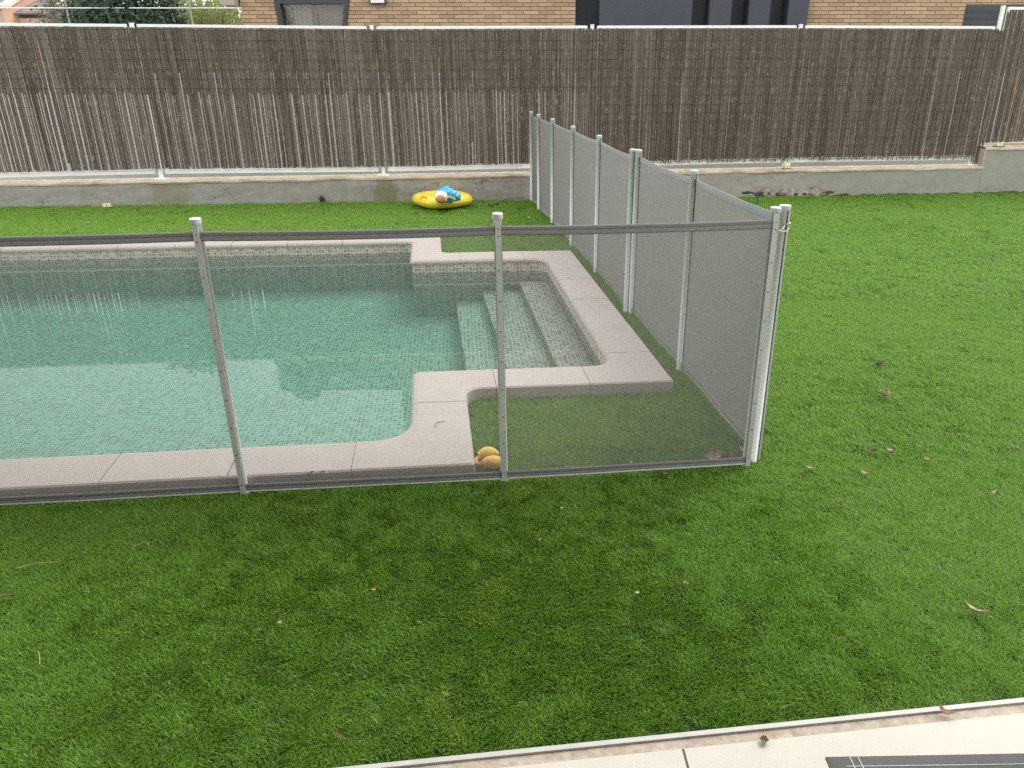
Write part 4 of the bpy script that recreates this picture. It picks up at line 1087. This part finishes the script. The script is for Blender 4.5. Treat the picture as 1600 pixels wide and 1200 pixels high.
# far peach house with tiled roof
FY = 60.0
fh = thing('tiled_house', 'peach rendered house with a weathered tile roof far behind the fence, left', 'house', (0, FY, 0))
fx_ = lambda px, py: at(px, py, FY)
def fhb(x0, x1, y0, y1, z0, z1, name, m): return MB().box(((x0 + x1) / 2, (y0 + y1) / 2, (z0 + z1) / 2), (x1 - x0, y1 - y0, z1 - z0)).obj(name, m, fh)
e0 = fx_(22, 22); e1 = fx_(101, 22); ez = e0.z
fhb(e0.x - 8, fx_(127, 20).x + 6, 0.35, 9, -0.03, ez - 0.25, 'wall', M['pinkwall'])
# roof between two raking parapets
pitch = 0.33; rl = 8.0; ncol = int((e1.x - e0.x + 0.4) / 0.17)
mb = MB(); nr = 22
vs = []; cols = ncol * 4
for j in range(nr + 1):
    for i in range(cols + 1):
        x = e0.x - 0.1 + (e1.x - e0.x + 0.2) * i / cols
        yy = rl * j / nr; st = 0.03 * (1 - (j * 1.0 % 1)); vs.append((x, yy, ez + pitch * yy + 0.045 * math.sin(i / 4 * 2 * math.pi) + 0.0))
mb.add(vs, [(j * (cols + 1) + i, j * (cols + 1) + i + 1, (j + 1) * (cols + 1) + i + 1, (j + 1) * (cols + 1) + i) for j in range(nr) for i in range(cols)])
o = mb.obj('roof', M['terracotta'], fh); o['kind'] = 'stuff'
mb = MB()
for j in range(nr):
    for i in range(ncol):
        x = e0.x - 0.1 + (e1.x - e0.x + 0.2) * (i + .25) / ncol; yy = rl * j / nr
        mb.tube([(x, yy - 0.05, ez + pitch * yy + 0.055), (x, yy + rl / nr, ez + pitch * (yy + rl / nr) + 0.035)], [0.062, 0.05], 6)
o = mb.obj('roof_tiles', M['terracotta'], fh); o['kind'] = 'stuff'
def rake(x0, x1, base_px):
    za = fx_(base_px[0], base_px[1]).z
    mb = MB(); L = 7.0; sl_ = 0.42
    mb.add([(x0, -0.4, -0.03), (x1, -0.4, -0.03), (x1, L, -0.03), (x0, L, -0.03), (x0, -0.4, za), (x1, -0.4, za), (x1, L, za + sl_ * L), (x0, L, za + sl_ * L)],
           [(3, 2, 1, 0), (4, 5, 6, 7), (0, 1, 5, 4), (1, 2, 6, 5), (2, 3, 7, 6), (3, 0, 4, 7)]); mb.obj('gable_wall', M['peach'], fh)
    mb = MB(); k = 0.15
    mb.add([(x0 - k, -0.55, za + .002), (x1 + k, -0.55, za + .002), (x1 + k, L, za + sl_ * (L + .15)), (x0 - k, L, za + sl_ * (L + .15)), (x0 - k, -0.55, za + .17), (x1 + k, -0.55, za + .17), (x1 + k, L, za + .17 + sl_ * (L + .15)), (x0 - k, L, za + .17 + sl_ * (L + .15))],
           [(3, 2, 1, 0), (4, 5, 6, 7), (0, 1, 5, 4), (1, 2, 6, 5), (2, 3, 7, 6), (3, 0, 4, 7)]); mb.obj('gable_coping', M['cream'], fh)
rake(fx_(10, 20).x, fx_(21, 20).x, (15, 13)); rake(fx_(97, 20).x, fx_(106, 20).x, (101, 12))
fhb(fx_(107, 20).x, fx_(135, 20).x, -0.3, 5, -0.03, fx_(110, -12).z, 'annex', M['peach'])
fhb(fx_(-60, 10).x, fx_(9, 10).x, -0.2, 4, -0.03, fx_(0, 12).z, 'side_wall', M['pinkwall'])
mb = MB(); za = fx_(0, 11.5).z; xa_, xb_ = fx_(-60, 10).x, fx_(9.5, 10).x; nc = int((xb_ - xa_) / 0.17)
mb.add([(xa_, -0.5, za), (xb_, -0.5, za), (xb_, 6, za + 2.6), (xa_, 6, za + 2.6), (xa_, -0.5, za - .1), (xb_, -0.5, za - .1), (xb_, 6, za + 2.5), (xa_, 6, za + 2.5)], [(0, 1, 2, 3), (7, 6, 5, 4), (0, 4, 5, 1), (1, 5, 6, 2), (3, 2, 6, 7), (0, 3, 7, 4)])
for i in range(nc): mb.tube([(xa_ + (xb_ - xa_) * (i + .5) / nc, -0.55, za + .03), (xa_ + (xb_ - xa_) * (i + .5) / nc, 6, za + 2.63)], 0.06, 6)
o = mb.obj('side_roof', M['terracotta'], fh); o['kind'] = 'stuff'
q = at(84, 20, 45); gt = thing('bare_tree', 'slender greyish leafless tree in front of the tiled roof', 'tree', (q.x, 45, -0.03))
MB().tube([(0, 0, 0), (0.05, 0, 3), (0, 0, 6.2)], [0.15, 0.1, 0.03], 7).obj('trunk', M['bark'], gt, True)
leaves(rg, ell((0, 0, 4.9), (0.36, 0.36, 1.7), 0.1, 3), 1600, 0.16, 0.03, M['greyleaf'], 'crown', gt, 0.1)
# distant trees closing the gap
for px, Y, r, h, lab in ((300, 42, 2.6, 5.2, 'distant green tree behind the feathery shrubs, nearest the bush'), (350, 48, 2.2, 5.0, 'distant green tree behind the feathery shrubs, nearest the brick house'), (150, 50, 3.2, 6.4, 'distant green tree behind the dark bush')):
    q = at(px, 20, Y); t_ = thing('distant_tree', lab, 'tree', (q.x, Y, -0.03), group='distant trees left of the house')
    leaves(rg, ell((0, 0, h - r * .7), (r, r, r * .9), 0.3, px), 6500, 0.35, 0.14, M['feather'] if px > 160 else M['plane'], 'crown', t_)
    MB().tube([(0, 0, 0), (0.1, 0, h * .5), (0, 0, h * .8)], [0.22, 0.16, 0.05], 7).obj('trunk', M['bark'], t_, True)

# ------------------------------------------------------------------ unseen house and porch, added to shade the near lawn
blocker = thing('shade_house', 'unseen taupe house and porch added behind the camera to shade the near lawn', 'house', (0, -2.2, 0))
MB().box((-3.2, -0.15, 1.6), (13.0, 0.3, 3.26)).obj('wall', M['eave'], blocker)
MB().box((-3.0, 1.65, 2.75), (9.4, 4.0, 0.2)).obj('shade_roof', M['darkwood'], blocker)
for x in (-7.5, 1.55): MB().cbox((x, 3.4, 1.336), (0.18, 0.18, 2.626), 0.01).obj('added_column', M['whitewall'], blocker)

# ------------------------------------------------------------------ fallen leaves, needles and twigs
def leaf_mesh(L, W, curl, m, seed, pts=7):
    r_ = random.Random(seed); mb = MB(); nu, nv = 8, 4
    def f(u, v):
        t = u; w_ = W * (math.sin(math.pi * min(1, t * .96 + .02)) ** 0.7) * (1 + 0.22 * math.sin(t * 14 + seed) * (1 if nv else 0))
        y = (v - .5) * w_; x = L * (t - .5)
        z = curl * L * (1.6 * (v - .5) ** 2 * (W / L) + 0.9 * (t - .45) ** 2) + 0.10 * L * curl * noise.noise(Vector((t * 3, v * 3, seed)))
        return (x, y, z)
    mb.grid(f, nu, nv)
    mb.tube([(-L / 2, 0, 0), (-L * .5 - L * .14, 0.02 * L, 0.02 * L), (-L * .78, 0.05 * L, 0.01 * L)], L * .014, 4)
    return mb
TOPZ = 0.014
def leaf(px, py, L, W, curl, mk_, label, rz=0, tilt=(0, 0), z=TOPZ, name='fallen_leaf'):
    p = G(px, py, z); mb = leaf_mesh(L, W, curl, None, px % 17 + py % 13)
    o = mb.obj(name, M[mk_], None, True, loc=(p.x, p.y, z + 0.004)); o.rotation_euler = (tilt[0], tilt[1], rz)
    return tag(o, label, 'leaf', 'fallen leaves')
def needle(px, py, pts, mk_, label, r=0.0011, z=TOPZ + 0.004, cat='pine needle'):
    p = G(px, py, z); mb = MB()
    for line in pts: mb.tube([(x, y, 0.004 * math.sin(k * 2.1 + px)) for k, (x, y) in enumerate(line)], r, 5)
    return tag(mb.obj('pine_needle' if cat == 'pine needle' else 'twig', M[mk_], None, True, loc=(p.x, p.y, z)), label, cat, 'pine needles and twigs')
leaf(1372, 571, .055, .045, .8, 'dry_dark', 'dark shrivelled leaf farthest back on the open lawn right of the fence', 0.4, (.3, .2))
leaf(1381, 620, .068, .055, 1.0, 'dry_pale', 'large pale curled leaf on the right lawn, just nearer than the dark leaf', 2.0, (.5, .3))
leaf(1308, 623, .035, .016, .8, 'dry_tan', 'small narrow tan leaf left of the large pale leaf', 2.4)
leaf(1361, 706, .045, .030, .8, 'dry_dark', 'small dark leaf beside a pale one on the right lawn', 2.6)
leaf(1389, 705, .034, .020, .7, 'dry_pale', 'small pale leaf right beside the small dark leaf', 2.3)
leaf(1448, 720, .034, .022, .8, 'dry_tan', 'small tan leaf right of the pale and dark pair', 2.3)
leaf(1350, 740, .030, .024, .4, 'dry_tan', 'tan rounded leaf chip nearer than the pale and dark pair', 1.2)
leaf(1265, 732, .036, .009, .6, 'dry_pale', 'slim pale leaf sliver on the lawn right of the corner posts', 2.9)
leaf(1575, 704, .040, .014, 1.3, 'dry_brown', 'narrow curled brown leaf near the right edge of the lawn', 3.0)
leaf(1548, 775, .050, .010, .5, 'dry_tan', 'folded tan leaf bent into a V near the right edge', 2.6, (.5, 0))
leaf(1552, 770, .036, .009, .5, 'dry_tan', 'short tan leaf strip touching the V shaped leaf near the right edge', .5, (.4, 0))
leaf(1523, 957, .078, .024, 1.0, 'dry_pale', 'long pale curled leaf on the lawn at the lower right', 2.45, (.3, .05))
leaf(1071, 915, .026, .020, .9, 'dry_tan', 'tiny tan leaf alone on the dark lawn below the fence corner', 1.7, (.4, .2))
leaf(844, 845, .016, .013, .8, 'dry_tan', 'tiny tan leaf speck on the dark lawn below the middle post', .7)
leaf(878, 795, .014, .010, .5, 'dry_pale', 'tiny pale leaf speck just below the front mesh fence', .7)
leaf(1040, 742, .030, .020, .6, 'dry_brown', 'small brown leaf tucked against the foot of the front fence', .2)
leaf(440, 974, .026, .012, 1.0, 'needle', 'small yellowish leaf curl on the lower left lawn', .3, (.3, 0))
leaf(585, 923, .016, .014, .7, 'dry_tan', 'tiny yellow tan leaf bit at the middle of the lower lawn', .9)
leaf(996, 928, .016, .013, .7, 'dry_pale', 'tiny pale leaf bit left of the tan leaf on the dark lawn', .5)
leaf(1193, 1160, .027, .024, .7, 'dry_brown', 'brown lobed leaf lying on the cream terrace', 1.2, z=0.0225)
leaf(1477, 1117, .040, .018, 1.5, 'dry_pale', 'curled pale leaf on the terrace near the lawn edging', 2.6, z=0.0225)
leaf(1112, 716, .085, .05, .8, 'dry_pale', 'big crumpled pinkish leaf behind the front fence near the corner', .2, (.5, 0))
leaf(1132, 716, .080, .045, .9, 'dry_pale', 'big crumpled leaf overlapping another at the fence corner', 2.6, (.5, .2))
leaf(1158, 703, .035, .030, .5, 'dry_pale', 'pale leaf half hidden behind the corner post', .9, (.6, 0))
leaf(985, 723, .03, .010, .8, 'dry_pale', 'small pale leaf strip behind the front net bottom hem', 1.2, (.5, 0))
leaf(930, 545, .09, .06, .9, 'dry_dark', 'dark leaf lying on the top pool step near the coping', 2.6, z=-0.165)
leaf(139, 349, .09, .03, .6, 'dry_pale', 'pale leaf on the far strip of lawn behind the pool, left', .1)
leaf(825, 342, .10, .03, .9, 'dry_pale', 'pale leaf on the far lawn beside the mesh fence end', .9)
leaf(768, 322, .11, .06, .9, 'dry_brown', 'brown leaf at the wall foot, left one of the pair beside the float', .5)
leaf(776, 320, .10, .05, .9, 'dry_brown', 'reddish brown leaf by the wall, right one of the pair beside the float', 2.5)
leaf(485, 742, .03, .02, .8, 'dry_brown', 'tiny brown scrap on the coping edge behind the front net', .5, z=CZ)
needle(62, 880, [[(-.075, -.028), (-.02, -.006), (.03, .008), (.07, .016)], [(-.075, -.028), (-.01, -.008), (.04, .004), (.07, .012)]], 'needle', 'pale double pine needle on the lower left lawn', .0012)
needle(62, 1026, [[(-.025, .03), (-.005, .008), (.014, -.022), (.02, -.034)]], 'needle', 'single pale needle at the lower left corner of the lawn', .0014)
needle(228, 850, [[(-.045, -.02), (-.03, .0), (-.01, .018), (.0, .008), (.02, -.014), (.04, -.012)]], 'needle', 'curly pale fibre on the lawn just below the front fence, left')
needle(10, 930, [[(-.03, 0), (.02, .004), (.03, .006)]], 'needle_br', 'brown twig at the left edge of the lawn', .003, cat='twig')
needle(683, 664, [[(.006, .05), (-.010, .02), (-.004, -.03)], [(-.006, .025), (.012, .036), (.034, .04)]], 'dry_dark', 'forked dark twig lying on the coping stone', .0015, CZ + 0.002, 'twig')
needle(1505, 915, [[(-.012, .04), (-.004, .016), (-.008, -.004), (-.012, -.01), (.01, -.004), (.034, .0)]], 'needle_br', 'bent brown pine needle above the long pale leaf')
needle(1310, 780, [[(-.04, -.03), (-.01, .0), (.02, .03)], [(-.01, -.024), (.014, .008), (.024, .034)]], 'needle_br', 'crossed brown needles on the lawn right of the corner posts')
needle(1500, 680, [[(-.05, .03), (.0, .02), (.04, -.03)], [(.025, .045), (.04, -.03)]], 'needle', 'pale pine needle pair on the right lawn above the small leaves')
needle(820, 1098, [[(-.02, 0), (.0, .006), (.012, -.004)], [(-.006, .01), (.004, -.01)]], 'needle_br', 'brown needle cluster near the terrace edge, centre', .0016)
needle(585, 1125, [[(-.012, .012), (.0, .004), (.01, -.01)]], 'needle', 'short pale needle on the lawn near the bottom edge')
needle(535, 1150, [[(-.03, .014), (.0, -.004), (.03, -.014)], [(-.03, .006), (.0, -.012)]], 'needle_br', 'brown needle pair near the terrace at the bottom')
needle(1232, 1102, [[(-.03, -.016), (.0, .0), (.03, .014)]], 'needle_br', 'reddish needle on the lawn just above the terrace edge')
needle(1310, 998, [[(-.03, -.004), (.0, .0), (.028, .012)]], 'needle_br', 'brown needle on the lawn left of the long pale leaf')
needle(1120, 1048, [[(-.012, .02), (-.006, .0), (.008, -.004)], [(.0, -.002), (.014, -.01)]], 'needle_br', 'brown needle tuft on the lawn between corner post and terrace', .0016)
needle(1470, 590, [[(-.03, -.02), (.0, -.01), (.02, .02)]], 'needle', 'pale needle on the right lawn above the twig pair')
needle(500, 737, [[(-.012, -.02), (.012, .02)], [(-.004, -.02), (.018, .014)]], 'dry_dark', 'two short dark twigs on the front coping edge', .0014, CZ + 0.001, 'twig')
# small weed growing at the foot of the wall
q = G(504, 317); wd_ = thing('weed', 'small green weed growing at the foot of the wall', 'weed', (q.x, q.y - 0.02, -0.01))
leaves(rg, ell((0, 0, 0.06), (0.035, 0.03, 0.07), 0.2, 2), 70, 0.045, 0.022, M['laurel'], 'foliage', wd_)
MB().tube([(0, 0, 0), (0.004, 0, 0.10)], 0.003, 5).obj('stem', M['bark'], wd_)
